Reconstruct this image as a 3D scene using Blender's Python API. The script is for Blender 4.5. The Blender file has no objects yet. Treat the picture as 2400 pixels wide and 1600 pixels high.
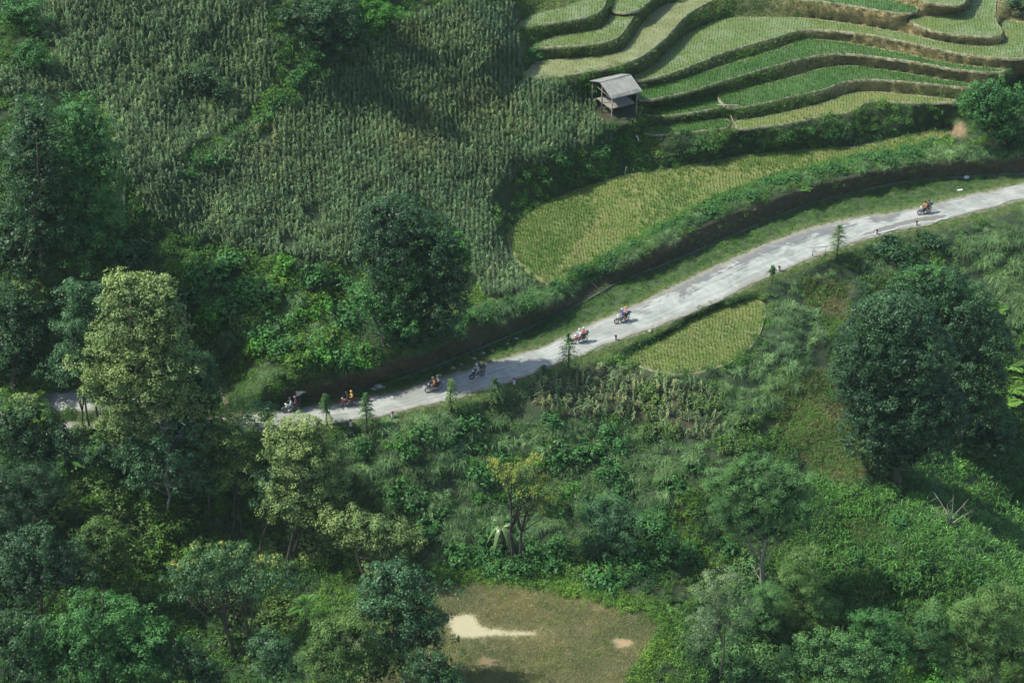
import bpy, math, random
import numpy as np
from mathutils import Vector, Matrix
PI = math.pi
R = math.radians
rng = np.random.default_rng(7)
random.seed(7)
scene = bpy.context.scene
COL = scene.collection
# ------------------------------------------------------------------ camera, sky, sun, exposure
PITCH = R(33.0); HC = 109.0; F = 4400.0; W0, H0 = 2352.0, 1568.0
cam_d = bpy.data.cameras.new("camera")
cam = bpy.data.objects.new("camera", cam_d); COL.objects.link(cam)
cam.location = (0, 0, HC); cam.rotation_euler = (PI/2 - PITCH, 0, 0)
cam_d.sensor_width = 36.0; cam_d.lens = F/W0*36.0; cam_d.clip_start = 1.0; cam_d.clip_end = 4000.0
scene.camera = cam
SUN_EL = R(54); SUN_AZ = R(3)                   # from the left, a little towards the viewer
sdir = Vector((-math.cos(SUN_EL)*math.cos(SUN_AZ), -math.cos(SUN_EL)*math.sin(SUN_AZ), math.sin(SUN_EL)))
world = bpy.data.worlds.new("World"); scene.world = world; world.use_nodes = True
wn = world.node_tree; bg = wn.nodes["Background"]
sky = wn.nodes.new("ShaderNodeTexSky"); sky.sky_type = 'NISHITA'; sky.sun_disc = False
sky.sun_elevation = SUN_EL; sky.sun_rotation = math.atan2(sdir.x, sdir.y); sky.dust_density = 1.5; sky.ozone_density = 1.0
wn.links.new(sky.outputs[0], bg.inputs[0]); bg.inputs[1].default_value = 0.13
sun_d = bpy.data.lights.new("sun", 'SUN'); sun_d.energy = 3.8; sun_d.angle = R(0.5); sun_d.color = (1.0, 0.955, 0.86)
sun = bpy.data.objects.new("sun", sun_d); COL.objects.link(sun)
sun.rotation_euler = sdir.to_track_quat('Z', 'Y').to_euler()
scene.view_settings.view_transform = 'Standard'; scene.view_settings.look = 'None'
scene.view_settings.exposure = 1.0; HAZE = 0.00008; scene.view_settings.gamma = 1.0

# ------------------------------------------------------------------ camera maths: pixel of the 2352 x 1568 view <-> world
cP, sP = math.cos(PITCH), math.sin(PITCH)
def ray(u, v):
    cx = (np.asarray(u, float)-W0/2)/F; cy = -(np.asarray(v, float)-H0/2)/F
    return cx, cP+cy*sP, -sP+cy*cP
def on_z(u, v, z):
    dx, dy, dz = ray(u, v); t = (np.asarray(z, float)-HC)/dz
    return dx*t, dy*t, np.asarray(z, float)+0*t
def on_y(u, v, y):
    dx, dy, dz = ray(u, v); t = y/dy
    return Vector((float(dx*t), float(y), float(HC+dz*t))), F/float(t)
def project(x, y, z):
    zz = z-HC; depth = y*cP-zz*sP; up = y*sP+zz*cP
    return W0/2+F*x/depth, H0/2-F*up/depth, depth

# ------------------------------------------------------------------ tags and mesh helpers
def tag(o, label=None, cat=None, group=None, kind=None):
    if label: o['label'] = label
    if cat: o['category'] = cat
    if group: o['group'] = group
    if kind: o['kind'] = kind
    return o
def empty(name, loc, rz=0.0, label=None, cat=None, group=None):
    o = bpy.data.objects.new(name, None); COL.objects.link(o); o.location = loc; o.rotation_euler = (0, 0, rz)
    o.empty_display_size = 0.3
    return tag(o, label, cat, group)
def npmesh(name, V, Fq, mat=None, attrs=None, smooth=False, cols=None):
    V = np.asarray(V, np.float32).reshape(-1, 3); Fq = np.asarray(Fq, np.int32)
    me = bpy.data.meshes.new(name); n = Fq.shape[1]
    me.vertices.add(len(V)); me.vertices.foreach_set('co', V.ravel())
    me.loops.add(Fq.size); me.loops.foreach_set('vertex_index', Fq.ravel())
    me.polygons.add(len(Fq)); me.polygons.foreach_set('loop_start', np.arange(0, Fq.size, n, dtype=np.int32))
    try: me.polygons.foreach_set('loop_total', np.full(len(Fq), n, np.int32))
    except Exception: pass
    if smooth: me.polygons.foreach_set('use_smooth', np.ones(len(Fq), bool))
    me.update(calc_edges=True)
    for k, a in (attrs or {}).items():
        at = me.attributes.new(k, 'FLOAT', 'POINT'); at.data.foreach_set('value', np.asarray(a, np.float32).ravel())
    for k, a in (cols or {}).items():
        at = me.attributes.new(k, 'FLOAT_COLOR', 'POINT'); at.data.foreach_set('color', np.asarray(a, np.float32).ravel())
    if mat: me.materials.append(mat)
    return me
def link(name, me, parent=None):
    o = bpy.data.objects.new(name, me); COL.objects.link(o)
    if parent is not None: o.parent = parent
    return o
class MB:
    """collects simple solids, builds ONE mesh object"""
    def __init__(s): s.V = []; s.F = []; s.S = []
    def add(s, V, F_, sm=True):
        b = len(s.V); s.V += [tuple(v) for v in V]; s.F += [tuple(b+i for i in f) for f in F_]; s.S += [sm]*len(F_); return s
    def box(s, c, d, rot=None, taper=1.0):
        x, y, z = d[0]/2, d[1]/2, d[2]/2
        P = [Vector((sx*x*(taper if sz > 0 else 1), sy*y*(taper if sz > 0 else 1), sz*z)) for sz in (-1, 1) for sy in (-1, 1) for sx in (-1, 1)]
        if rot is not None: P = [rot @ p for p in P]
        c = Vector(c); P = [p+c for p in P]
        return s.add(P, [(0, 2, 3, 1), (4, 5, 7, 6), (0, 1, 5, 4), (2, 6, 7, 3), (0, 4, 6, 2), (1, 3, 7, 5)], False)
    def tube(s, pts, rad, n=8, cap=True):
        pts = [Vector(p) for p in pts]; m = len(pts)
        if not hasattr(rad, '__len__'): rad = [rad]*m
        V = []; up = None
        for i, p in enumerate(pts):
            d = (pts[min(i+1, m-1)]-pts[max(i-1, 0)])
            d = d.normalized() if d.length > 1e-9 else Vector((0, 0, 1))
            if up is None: up = d.orthogonal().normalized()
            else:
                up = up-d*up.dot(d); up = up.normalized() if up.length > 1e-6 else d.orthogonal().normalized()
            w = d.cross(up)
            for k in range(n):
                a = 2*PI*k/n; V.append(p+(up*math.cos(a)+w*math.sin(a))*rad[i])
        Fc = [(i*n+k, i*n+(k+1) % n, (i+1)*n+(k+1) % n, (i+1)*n+k) for i in range(m-1) for k in range(n)]
        if cap: Fc += [tuple(range(n))[::-1], tuple((m-1)*n+k for k in range(n))]
        return s.add(V, Fc)
    def torus(s, c, R1, r, ax='y', n=24, k=8, squash=1.0):
        V = []
        for i in range(n):
            a = 2*PI*i/n
            for j in range(k):
                b = 2*PI*j/k; q = R1+r*math.cos(b); h = r*math.sin(b)*squash
                V.append((c[0]+q*math.cos(a), c[1]+h, c[2]+q*math.sin(a)))
        return s.add(V, [(i*k+j, i*k+(j+1) % k, ((i+1) % n)*k+(j+1) % k, ((i+1) % n)*k+j) for i in range(n) for j in range(k)])
    def ball(s, c, r, n=12, m=8, rot=None, z0=-1.0):
        if not hasattr(r, '__len__'): r = (r, r, r)
        V = []; c = Vector(c); t0 = math.asin(max(-1, z0))
        for i in range(m+1):
            t = t0+(PI/2-t0)*i/m
            for k in range(n):
                a = 2*PI*k/n; p = Vector((r[0]*math.cos(t)*math.cos(a), r[1]*math.cos(t)*math.sin(a), r[2]*math.sin(t)))
                if rot is not None: p = rot @ p
                V.append(c+p)
        Fc = [(i*n+k, i*n+(k+1) % n, (i+1)*n+(k+1) % n, (i+1)*n+k) for i in range(m) for k in range(n)]
        Fc.append(tuple(range(n))[::-1])
        return s.add(V, Fc)
    def mesh(s, name, mat):
        me = bpy.data.meshes.new(name); me.from_pydata(s.V, [], s.F); me.polygons.foreach_set('use_smooth', s.S)
        if mat: me.materials.append(mat)
        me.update(); return me
    def build(s, name, mat, parent=None): return link(name, s.mesh(name, mat), parent)

# ------------------------------------------------------------------ materials
def newmat(name):
    m = bpy.data.materials.new(name); m.use_nodes = True; nt = m.node_tree
    return m, nt, nt.nodes['Principled BSDF'], nt.nodes['Material Output']
def noise(nt, scale, detail=4, rough=0.6, vec=None, dist=0.0):
    n = nt.nodes.new('ShaderNodeTexNoise'); n.inputs['Scale'].default_value = scale; n.inputs['Detail'].default_value = detail
    n.inputs['Roughness'].default_value = rough; n.inputs['Distortion'].default_value = dist
    if vec is not None: nt.links.new(vec, n.inputs['Vector'])
    return n.outputs['Fac']
def ramp(nt, fac, stops):
    r = nt.nodes.new('ShaderNodeValToRGB'); nt.links.new(fac, r.inputs[0])
    while len(r.color_ramp.elements) < len(stops): r.color_ramp.elements.new(0.5)
    for e, (p, c) in zip(r.color_ramp.elements, stops): e.position = p; e.color = (c if hasattr(c, '__len__') else (c, c, c))[:3]+(1,) if hasattr(c, '__len__') else (c, c, c, 1)
    return r.outputs[0]
def mixc(nt, fac, a, b, mode='MIX'):
    m = nt.nodes.new('ShaderNodeMix'); m.data_type = 'RGBA'; m.blend_type = mode
    for s, v in ((m.inputs[0], fac), (m.inputs[6], a), (m.inputs[7], b)):
        if hasattr(v, 'links') or isinstance(v, bpy.types.NodeSocket): nt.links.new(v, s)
        elif hasattr(v, '__len__'): s.default_value = tuple(v[:3])+(1,)
        else: s.default_value = v if s.type == 'VALUE' else (v, v, v, 1)
    return m.outputs[2]
def mth(nt, op, a, b=None, clamp=False):
    m = nt.nodes.new('ShaderNodeMath'); m.operation = op; m.use_clamp = clamp
    for s, v in ((m.inputs[0], a), (m.inputs[1], b)):
        if v is None: continue
        if isinstance(v, bpy.types.NodeSocket): nt.links.new(v, s)
        else: s.default_value = v
    return m.outputs[0]
def attr(nt, name, typ='GEOMETRY', out='Fac'):
    a = nt.nodes.new('ShaderNodeAttribute'); a.attribute_name = name; a.attribute_type = typ; return a.outputs[out]
def pos(nt):
    return nt.nodes.new('ShaderNodeNewGeometry').outputs['Position']
def bump(nt, h, strength, dist=0.05):
    b = nt.nodes.new('ShaderNodeBump'); b.inputs['Strength'].default_value = strength; b.inputs['Distance'].default_value = dist
    nt.links.new(h, b.inputs['Height']); return b.outputs[0]
def plain(name, col, rough=0.6, metal=0.0, var=0.15, scale=12, coat=0.0):
    m, nt, b, o = newmat(name)
    n = noise(nt, scale, 3, 0.6, nt.nodes.new('ShaderNodeTexCoord').outputs['Object'])
    c = mixc(nt, n, [x*(1-var) for x in col], [min(1, x*(1+var)) for x in col])
    nt.links.new(c, b.inputs['Base Color']); b.inputs['Roughness'].default_value = rough; b.inputs['Metallic'].default_value = metal
    b.inputs['Coat Weight'].default_value = coat
    return m
GT = (0.88, 1.23, 0.78)
def leafmat(name, ca, cb, cc=None, ccp=0.9, trans=0.3, rough=0.5, spec=0.35, inst=False, gt=None):
    """leaf colour runs from ca to cb with the per-leaf tint, a few leaves take cc; every plant shifts a little"""
    m, nt, b, o = newmat(name)
    t = attr(nt, 'tint')
    oi = nt.nodes.new('ShaderNodeObjectInfo').outputs['Random']
    tt = mth(nt, 'ADD', mth(nt, 'MULTIPLY', t, 0.7), mth(nt, 'MULTIPLY', oi, 0.3)) if inst else t
    ca = tuple(x*.75 for x in ca); cb = tuple(min(.5, x*1.25) for x in cb)
    stops = [(0.0, ca), (0.8 if cc else 1.0, cb)]
    if cc: stops = [(0.0, ca), (ccp-0.12, cb), (ccp, cc)]
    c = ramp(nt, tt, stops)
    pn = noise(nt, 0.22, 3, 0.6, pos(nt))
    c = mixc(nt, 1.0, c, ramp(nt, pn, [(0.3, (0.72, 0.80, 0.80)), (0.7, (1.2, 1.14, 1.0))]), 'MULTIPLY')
    c = mixc(nt, 1.0, c, gt or GT, 'MULTIPLY')
    if inst: c = mixc(nt, 1.0, c, ramp(nt, oi, [(0.0, 0.72), (1.0, 1.25)]), 'MULTIPLY')
    nt.links.new(c, b.inputs['Base Color']); b.inputs['Roughness'].default_value = rough+.1; b.inputs['Specular IOR Level'].default_value = spec*.55
    tr = nt.nodes.new('ShaderNodeBsdfTranslucent'); nt.links.new(mixc(nt, 1.0, c, (1.15, 1.35, 0.55), 'MULTIPLY'), tr.inputs[0])
    mx = nt.nodes.new('ShaderNodeMixShader'); mx.inputs[0].default_value = trans*.75
    nt.links.new(b.outputs[0], mx.inputs[1]); nt.links.new(tr.outputs[0], mx.inputs[2]); nt.links.new(mx.outputs[0], o.inputs[0])
    return m

# ------------------------------------------------------------------ outlines measured in the view, each laid on its own level
def smooth_poly(P, k=6, closed=True):
    P = np.array(P, float); n = len(P); out = []
    rngi = range(n if closed else n-1)
    for i in rngi:
        if closed: a, b, c, d = P[(i-1) % n], P[i], P[(i+1) % n], P[(i+2) % n]
        else: a, b, c, d = P[max(i-1, 0)], P[i], P[i+1], P[min(i+2, n-1)]
        for j in range(k):
            t = j/k
            out.append(0.5*((2*b)+(-a+c)*t+(2*a-5*b+4*c-d)*t*t+(-a+3*b-3*c+d)*t**3))
    if not closed: out.append(P[-1])
    return np.array(out)
def inpoly(u, v, P):
    P = np.asarray(P, float); u = np.asarray(u, float); v = np.asarray(v, float)
    res = np.zeros(u.shape, bool)
    bb = (u >= P[:, 0].min()) & (u <= P[:, 0].max()) & (v >= P[:, 1].min()) & (v <= P[:, 1].max())
    if not bb.any(): return res
    x = u[bb]; y = v[bb]; c = np.zeros(x.shape, bool); j = len(P)-1
    for i in range(len(P)):
        xi, yi = P[i]; xj, yj = P[j]
        if yi != yj:
            c ^= ((yi > y) != (yj > y)) & (x < (xj-xi)*(y-yi)/(yj-yi)+xi)
        j = i
    res[bb] = c; return res
# name, level, outline, look (0 ripe green-yellow, 1 bright green, 2 water with sky sheen in its colour), row spacing
PAD = [
 ('big', 2.2, [(1165,540),(1190,510),(1240,475),(1330,435),(1440,402),(1560,385),(1700,360),(1850,345),(1980,335),(2100,308),(2165,298),(2185,305),(2150,322),(2070,345),(1950,367),(1850,390),(1760,415),(1650,455),(1560,500),(1480,545),(1400,590),(1330,620),(1290,650),(1262,655),(1215,625),(1180,590)], 0),
 ('low_left', 5.7, [(1476,300),(1520,291),(1568,284),(1650,275),(1671,275),(1677,285),(1666,294),(1620,299),(1568,305),(1500,309)], 1),
 ('low', 6.0, [(1693,279),(1740,272),(1802,260),(1850,248),(1902,234),(1952,217),(2002,212),(2060,216),(2102,220),(2185,228),(2190,234),(2130,235),(2069,235),(2019,232),(1985,238),(1962,254),(1902,265),(1850,275),(1802,284),(1750,290),(1697,295)], 0),
 ('mid_left', 7.0, [(1478,262),(1500,250),(1568,238),(1610,229),(1641,220),(1652,232),(1659,243),(1625,252),(1568,261),(1520,266)], 1),
 ('mid', 7.4, [(1650,219),(1690,210),(1735,200),(1835,174),(1885,159),(1952,152),(2010,159),(2069,167),(2169,184),(2222,192),(2224,201),(2135,192),(2035,184),(1979,183),(1935,190),(1885,207),(1818,222),(1752,237),(1701,246),(1668,244)], 1),
 ('upper_mid', 9.0, [(1470,206),(1520,196),(1568,184),(1668,150),(1740,128),(1802,108),(1852,91),(1935,97),(2000,109),(2069,122),(2169,144),(2240,153),(2296,159),(2298,166),(2202,160),(2119,145),(2035,133),(1942,123),(1868,129),(1768,154),(1668,184),(1568,213),(1475,229)], 1),
 ('pale', 10.2, [(1458,176),(1495,157),(1530,122),(1568,88),(1618,60),(1685,42),(1768,41),(1852,43),(1969,58),(2089,80),(2169,98),(2252,108),(2302,103),(2313,83),(2300,67),(2302,50),(2350,52),(2400,58),(2400,128),(2352,133),(2302,133),(2202,122),(2102,100),(2002,80),(1902,70),(1842,69),(1768,90),(1661,122),(1568,159),(1510,177),(1465,184)], 2),
 ('corner', 11.4, [(2089,43),(2135,40),(2190,33),(2228,18),(2236,-25),(2285,-25),(2286,43),(2302,72),(2284,83),(2202,80),(2150,72),(2112,60)], 2),
 ('top', 12.3, [(1840,-4),(1880,2),(1969,15),(2040,27),(2082,31),(2110,20),(2060,6),(2000,-8),(1900,-30),(1820,-40)], 1),
 ('top_right', 13.4, [(2119,-2),(2135,6),(2202,12),(2219,-4),(2225,-45),(2080,-40)], 2),
 ('brown', 12.4, [(1203,176),(1215,160),(1235,143),(1290,137),(1351,133),(1418,123),(1448,98),(1485,43),(1510,22),(1540,9),(1575,6),(1600,-20),(1680,-40),(1650,-8),(1598,22),(1568,43),(1518,97),(1452,140),(1351,164),(1268,177)], 3),
 ('left_mid', 14.0, [(1216,109),(1230,103),(1285,84),(1350,75),(1380,68),(1396,55),(1408,29),(1430,27),(1455,32),(1437,66),(1412,90),(1351,102),(1285,107)], 2),
 ('left_top', 15.7, [(1190,61),(1198,50),(1235,32),(1301,16),(1340,-4),(1360,-40),(1405,-40),(1392,2),(1382,22),(1351,38),(1285,50),(1220,60)], 2),
 ('gap', 14.6, [(1406,24),(1418,0),(1440,-40),(1530,-45),(1495,0),(1456,26)], 2),
 ('small', -1.0, [(1735,690),(1754,700),(1758,720),(1750,752),(1735,785),(1690,825),(1620,852),(1550,859),(1500,850),(1452,834),(1440,822),(1500,785),(1580,740),(1660,705)], 0),
]
MEADOW = [(860,1345),(1010,1343),(1080,1338),(1200,1345),(1300,1365),(1420,1398),(1500,1415),(1508,1440),(1480,1500),(1425,1580),(1380,1700),(900,1700),(820,1500)]
road_far = [(2760,352),(2560,386),(2352,422),(2200,455),(2089,482),(1960,502),(1875,520),(1835,533),(1748,567),(1660,605),(1568,647),(1451,704),(1345,750),(1238,800),(1118,834),(1018,867),(940,892),(867,908),(784,926),(650,943),(530,956),(400,966),(300,972),(205,975),(140,965)]
road_near = [(2760,392),(2560,424),(2352,459),(2250,485),(2135,512),(2012,543),(1900,580),(1785,626),(1680,676),(1568,727),(1460,768),(1351,807),(1248,847),(1118,894),(1040,918),(967,934),(867,957),(784,967),(650,990),(530,1002),(400,1014),(300,1024),(200,1028),(110,1015)]
spur_far = [(320,890),(240,900),(150,900),(60,905),(-20,925),(-60,960)]
spur_near = [(330,930),(250,940),(180,945),(110,950),(70,965),(50,985)]
ditch = [(2760,330),(2560,362),(2352,397),(2219,404),(2069,417),(1868,464),(1700,530),(1568,587),(1518,607),(1418,647),(1331,697),(1251,733),(1118,790),(984,844),(827,894),(720,918),(600,928)]
bank_top = [(2760,290),(2560,318),(2352,357),(2200,368),(2069,380),(1868,424),(1700,482),(1568,538),(1518,560),(1418,606),(1331,650),(1251,683),(1118,722),(984,790),(850,846),(720,880),(600,900)]
rf, rn = smooth_poly(road_far, 6, False), smooth_poly(road_near, 6, False)
def resample(P, n):
    P = np.asarray(P, float); s = np.r_[0, np.cumsum(np.hypot(*np.diff(P, axis=0).T))]; t = np.linspace(0, s[-1], n)
    return np.c_[np.interp(t, s, P[:, 0]), np.interp(t, s, P[:, 1])]
ROADPOLY = np.vstack([rf, rn[::-1]])
sf, sn = smooth_poly(spur_far, 6, False), smooth_poly(spur_near, 6, False)
SPURPOLY = np.vstack([sf, sn[::-1]])
# ------------------------------------------------------------------ terrain levels
CTRL = [(-300,-200,36),(0,-250,36),(0,0,30.5),(350,-10,29),(700,0,26.5),(950,0,22.5),(1150,0,18.6),(1130,-150,23),(1500,-200,19),(2000,-200,17),(2500,-200,16),(2700,0,14.5),
 (1170,60,16.6),(1180,130,14.6),(1150,200,13),(-250,200,27),(0,220,25.5),(200,250,23),(450,250,20),(700,250,17.4),(950,220,14.6),
 (1300,215,10.8),(1420,310,6.2),(1350,340,6.2),(1440,345,4.6),(1250,400,5),(1130,430,6.2),(1150,540,3.3),(1240,660,2.3),(1050,400,8.4),(900,400,10.8),(650,400,14.2),(350,430,18),(100,430,20.5),
 (900,600,6.6),(700,600,9.4),(500,590,11),(250,560,14),(0,560,15.5),(-250,500,19),(800,740,4.8),(600,740,6.2),(400,700,8.5),(100,720,9),(-200,750,8),(1100,700,3.3),(1000,700,4.2),
 (560,860,1.3),(450,860,1.6),(450,800,4),(500,910,.1),(150,840,3.2),(-100,850,3),
 (2440,60,10),(2400,200,7),(2450,150,9),(2352,180,6.2),(2300,330,2.6),(2230,300,3.4),(2400,320,3),(2600,250,3),
 (100,1060,-2.5),(300,1060,-2.3),(480,1060,-3.5),(650,1050,-2.6),(800,1010,-1.6),(500,1130,-6.5),(800,1150,-6.2),(950,1290,-10.5),(850,1300,-11.3),(1000,1310,-10.6),(700,1350,-12.5),(300,1250,-8.5),(150,1170,-5.5),(-100,1200,-4),
 (0,1568,-15),(400,1568,-16),(700,1568,-14.5),(150,1350,-11),(-250,1500,-12),(400,1800,-19),(1000,1800,-12),
 (1100,1010,-3.6),(1100,1150,-7.2),(1250,1270,-10.3),(1400,900,-1.8),(1330,860,-.5),(1500,890,-2),(1600,900,-2.2),(1400,1000,-4.6),(1600,1020,-4.8),(1500,1120,-7.2),(1450,1260,-11),(1600,1330,-12.4),(1560,1400,-11.8),
 (1530,1500,-11.2),(1480,1600,-11.2),(1600,1600,-13),
 (1780,660,-.7),(1790,740,-1.3),(1770,840,-2.6),(1700,900,-2.8),(1880,590,-.4),(1860,680,-2.2),(1900,760,-3.6),(1960,560,-.35),(1960,640,-2.6),(1800,960,-5),(1900,960,-6.2),(1850,1080,-7.6),(1980,1080,-7.6),(2000,1180,-9.2),(2120,1170,-9),
 (2250,1240,-10.6),(2360,1330,-12.2),(2500,1420,-13),(1700,1120,-8),(1750,1300,-13),(1900,1300,-13),(2100,1400,-15.5),(2300,1450,-16),(1800,1480,-17),(2000,1550,-19.5),(2352,1568,-19.5),(2200,1800,-24),(1600,1800,-16),
 (2180,1100,-13),(2300,1180,-17.5),(2352,1230,-18.5),(2450,1280,-20),(2060,1040,-9.5),(2352,1080,-16.5),(2352,900,-12),(2500,1000,-15),(2200,950,-10.8),(2080,900,-8),
 (2090,545,-.35),(2250,510,-.35),(2400,480,-.35),(2100,650,-3.8),(2300,620,-3.8),(2352,720,-6.6),(2200,780,-7.4),(2000,800,-5.4),(2600,650,-6)]
HUTPAD = [(1362,258),(1372,234),(1400,228),(1445,230),(1464,245),(1463,266),(1440,282),(1400,288),(1375,280)]
flat_polys = [(smooth_poly(p[2], 5), p[1]-0.13) for p in PAD] + [(smooth_poly(MEADOW, 5), -11.0), (ROADPOLY, -0.06), (SPURPOLY, 0.32), (smooth_poly(HUTPAD, 3), 8.2)]
# strip between ditch and road, and the verge below the road, follow the road's level
def strip(A, B): return np.vstack([np.asarray(A, float), np.asarray(B, float)[::-1]])
rn_off = rn + np.array([0, 1.0])*np.interp(rn[:, 0], [600, 800, 1100, 1350, 1800, 2400], [6, 10, 16, 20, 14, 16])[:, None]
soft_lines = [(ditch, -0.12), (rn_off[::3], -0.22), (bank_top[:10], 2.35), ([(1251,683),(1118,722),(984,790),(850,846)], 3.0), ([(720,880),(600,900)], 2.4)]
cpts = [list(c) for c in CTRL]
for P, z in flat_polys:
    Q = resample(np.vstack([P, P[:1]]), 16 if len(P) < 250 else 60)
    cpts += [[q[0], q[1], z] for q in Q]
for P, z in soft_lines:
    Q = resample(P, 22); cpts += [[q[0], q[1], z] for q in Q]
C = np.array(cpts); C = C[np.unique(np.round(C[:, :2]/6).astype(int), axis=0, return_index=True)[1]]
def tps(d2): return 0.5*d2*np.log(d2+1e-9)
sc_ = 400.0
X = C[:, :2]/sc_; K = tps(((X[:, None]-X[None])**2).sum(-1))+np.eye(len(X))*3e-4
Pm = np.c_[np.ones(len(X)), X]; A_ = np.block([[K, Pm], [Pm.T, np.zeros((3, 3))]])
sol = np.linalg.solve(A_, np.r_[C[:, 2], 0, 0, 0])
GU0, GV0, GS = -360, -280, 5
gu = np.arange(GU0, 2721, GS); gv = np.arange(GV0, 1881, GS); NU, NV = len(gu), len(gv)
UU, VV = np.meshgrid(gu, gv)
def rbf(u, v):
    q = np.c_[u.ravel(), v.ravel()]/sc_; out = np.empty(len(q))
    for i in range(0, len(q), 20000):
        s = q[i:i+20000]; out[i:i+20000] = tps(((s[:, None]-X[None])**2).sum(-1)) @ sol[:-3] + sol[-3] + s @ sol[-2:]
    return out.reshape(u.shape)
ZR = rbf(UU, VV)
def dil(m, k=1):
    for _ in range(k):
        a = m.copy(); a[1:] |= m[:-1]; a[:-1] |= m[1:]; a[:, 1:] |= m[:, :-1]; a[:, :-1] |= m[:, 1:]; m = a
    return m
fixm = np.zeros(UU.shape, bool); fixz = np.zeros(UU.shape)
pm_list = [inpoly(UU, VV, P) for P, z in flat_polys]
core = np.zeros(UU.shape, bool)
for m in pm_list: core |= m
for (P, z), m in zip(flat_polys, pm_list):
    d = dil(m) & (~core | m) & ~fixm
    fixm |= d; fixz[d] = z
for P, z in soft_lines:
    Q = resample(P, 900); iu = np.round((Q[:, 0]-GU0)/GS).astype(int); iv = np.round((Q[:, 1]-GV0)/GS).astype(int)
    ok = (iu >= 0) & (iu < NU) & (iv >= 0) & (iv < NV); iu, iv = iu[ok], iv[ok]
    ok = ~fixm[iv, iu]; fixm[iv[ok], iu[ok]] = True; fixz[iv[ok], iu[ok]] = z
cor = np.where(fixm, fixz-ZR, 0.0)
for it in range(260):
    p = np.pad(cor, 1, mode='edge'); a = 0.25*(p[2:, 1:-1]+p[:-2, 1:-1]+p[1:-1, 2:]+p[1:-1, :-2])*0.988
    cor = np.where(fixm, fixz-ZR, a)
def vnoise(cell, seed):
    r = np.random.default_rng(seed); nx = int(NU*GS/cell)+3; ny = int(NV*GS/cell)+3; g = r.standard_normal((ny, nx))
    x = np.arange(NU)*GS/cell; y = np.arange(NV)*GS/cell; xi = x.astype(int); yi = y.astype(int); fx = x-xi; fy = y-yi
    fx = fx*fx*(3-2*fx); fy = (fy*fy*(3-2*fy))[:, None]
    return (g[yi][:, xi]*(1-fx)+g[yi][:, xi+1]*fx)*(1-fy)+(g[yi+1][:, xi]*(1-fx)+g[yi+1][:, xi+1]*fx)*fy
dist_fix = dil(fixm, 3)
amp = np.where(dist_fix, 0.04, 0.32)
for _ in range(4):
    p = np.pad(amp, 1, mode='edge'); amp = 0.25*(p[2:, 1:-1]+p[:-2, 1:-1]+p[1:-1, 2:]+p[1:-1, :-2])
ZG = ZR+cor+np.where(fixm, 0, amp*(0.7*vnoise(90, 3)+0.3*vnoise(36, 4)+0.1*vnoise(14, 5)))
def zmap(u, v):
    x = np.clip((np.asarray(u, float)-GU0)/GS, 0, NU-1.001); y = np.clip((np.asarray(v, float)-GV0)/GS, 0, NV-1.001)
    xi = x.astype(int); yi = y.astype(int); fx = x-xi; fy = y-yi
    return (ZG[yi, xi]*(1-fx)+ZG[yi, xi+1]*fx)*(1-fy)+(ZG[yi+1, xi]*(1-fx)+ZG[yi+1, xi+1]*fx)*fy
def G(u, v):
    """point of the terrain seen at (u, v)"""
    if np.ndim(u) == 0:
        x, y, z = on_z(u, v, float(zmap(u, v))); return Vector((float(x), float(y), float(z)))
    x, y, z = on_z(u, v, zmap(u, v)); return np.c_[x, y, z]
def gz(x, y):
    z = 0.0
    for _ in range(12):
        u, v, d = project(x, y, z); z = 0.5*z+0.5*float(zmap(u, v))
    return z
# ------------------------------------------------------------------ zones of ground cover
WEED, MAIZE, TUSS, VERGE, BANK, RISER, PADDY, ROAD, MEAD, DRY, PATCH, BROAD, DITCHS, UNDER, SOIL = range(15)
ZONE = np.zeros(UU.shape, np.int8)
def paint(P, idn, sm=4):
    ZONE[inpoly(UU, VV, smooth_poly(P, sm))] = idn
maize_main = [(1150,-60),(1178,0),(1188,60),(1198,120),(1215,185),(1350,195),(1372,230),(1385,285),(1425,303),(1415,322),(1300,360),(1200,400),(1140,440),(1128,480),(1150,560),(1205,640),(1228,668),(1150,682),(1100,675),(1080,600),(1010,500),(930,460),(860,500),(830,560),(815,608),(700,600),(560,578),(430,545),(330,480),(320,430),(400,400),(470,370),(560,310),(620,270),(690,230),(760,170),(830,130),(880,80),(960,38),(1060,0),(1090,-60)]
maize_top = [(60,20),(200,-60),(620,-70),(610,60),(640,110),(620,190),(570,260),(540,290),(470,330),(420,370),(310,430),(280,480),(250,400),(260,300),(200,220),(100,220),(0,230),(-100,240),(-100,150),(20,170),(110,150),(120,110),(60,60)]
maize_patch = [(1200,862),(1260,858),(1330,850),(1400,842),(1440,852),(1520,872),(1620,892),(1655,960),(1640,1010),(1560,1000),(1480,970),(1400,960),(1300,958),(1225,930)]
paint([(1195,-100),(1190,60),(1200,120),(1215,185),(1350,185),(1440,165),(1475,175),(1480,308),(1568,308),(1700,298),(1850,280),(1965,258),(2000,240),(2190,232),(2340,170),(2470,160),(2470,-100)], RISER, 1)
paint(maize_main, MAIZE); paint(maize_top, MAIZE)
paint([(780,985),(1000,945),(1110,918),(1230,900),(1240,950),(1400,975),(1640,1020),(1700,1060),(1600,1120),(1400,1200),(1250,1280),(1000,1290),(950,1210),(850,1150),(780,1080)], TUSS)
paint([(1770,650),(1860,600),(1960,570),(2080,570),(2060,620),(1960,650),(1870,660),(1850,700),(1900,780),(1890,850),(1800,880),(1740,960),(1640,1010),(1660,900),(1600,872),(1700,842),(1760,770),(1765,700)], TUSS)
paint([(2120,540),(2250,505),(2460,470),(2560,760),(2352,740),(2230,660),(2180,600)], TUSS)
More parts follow.
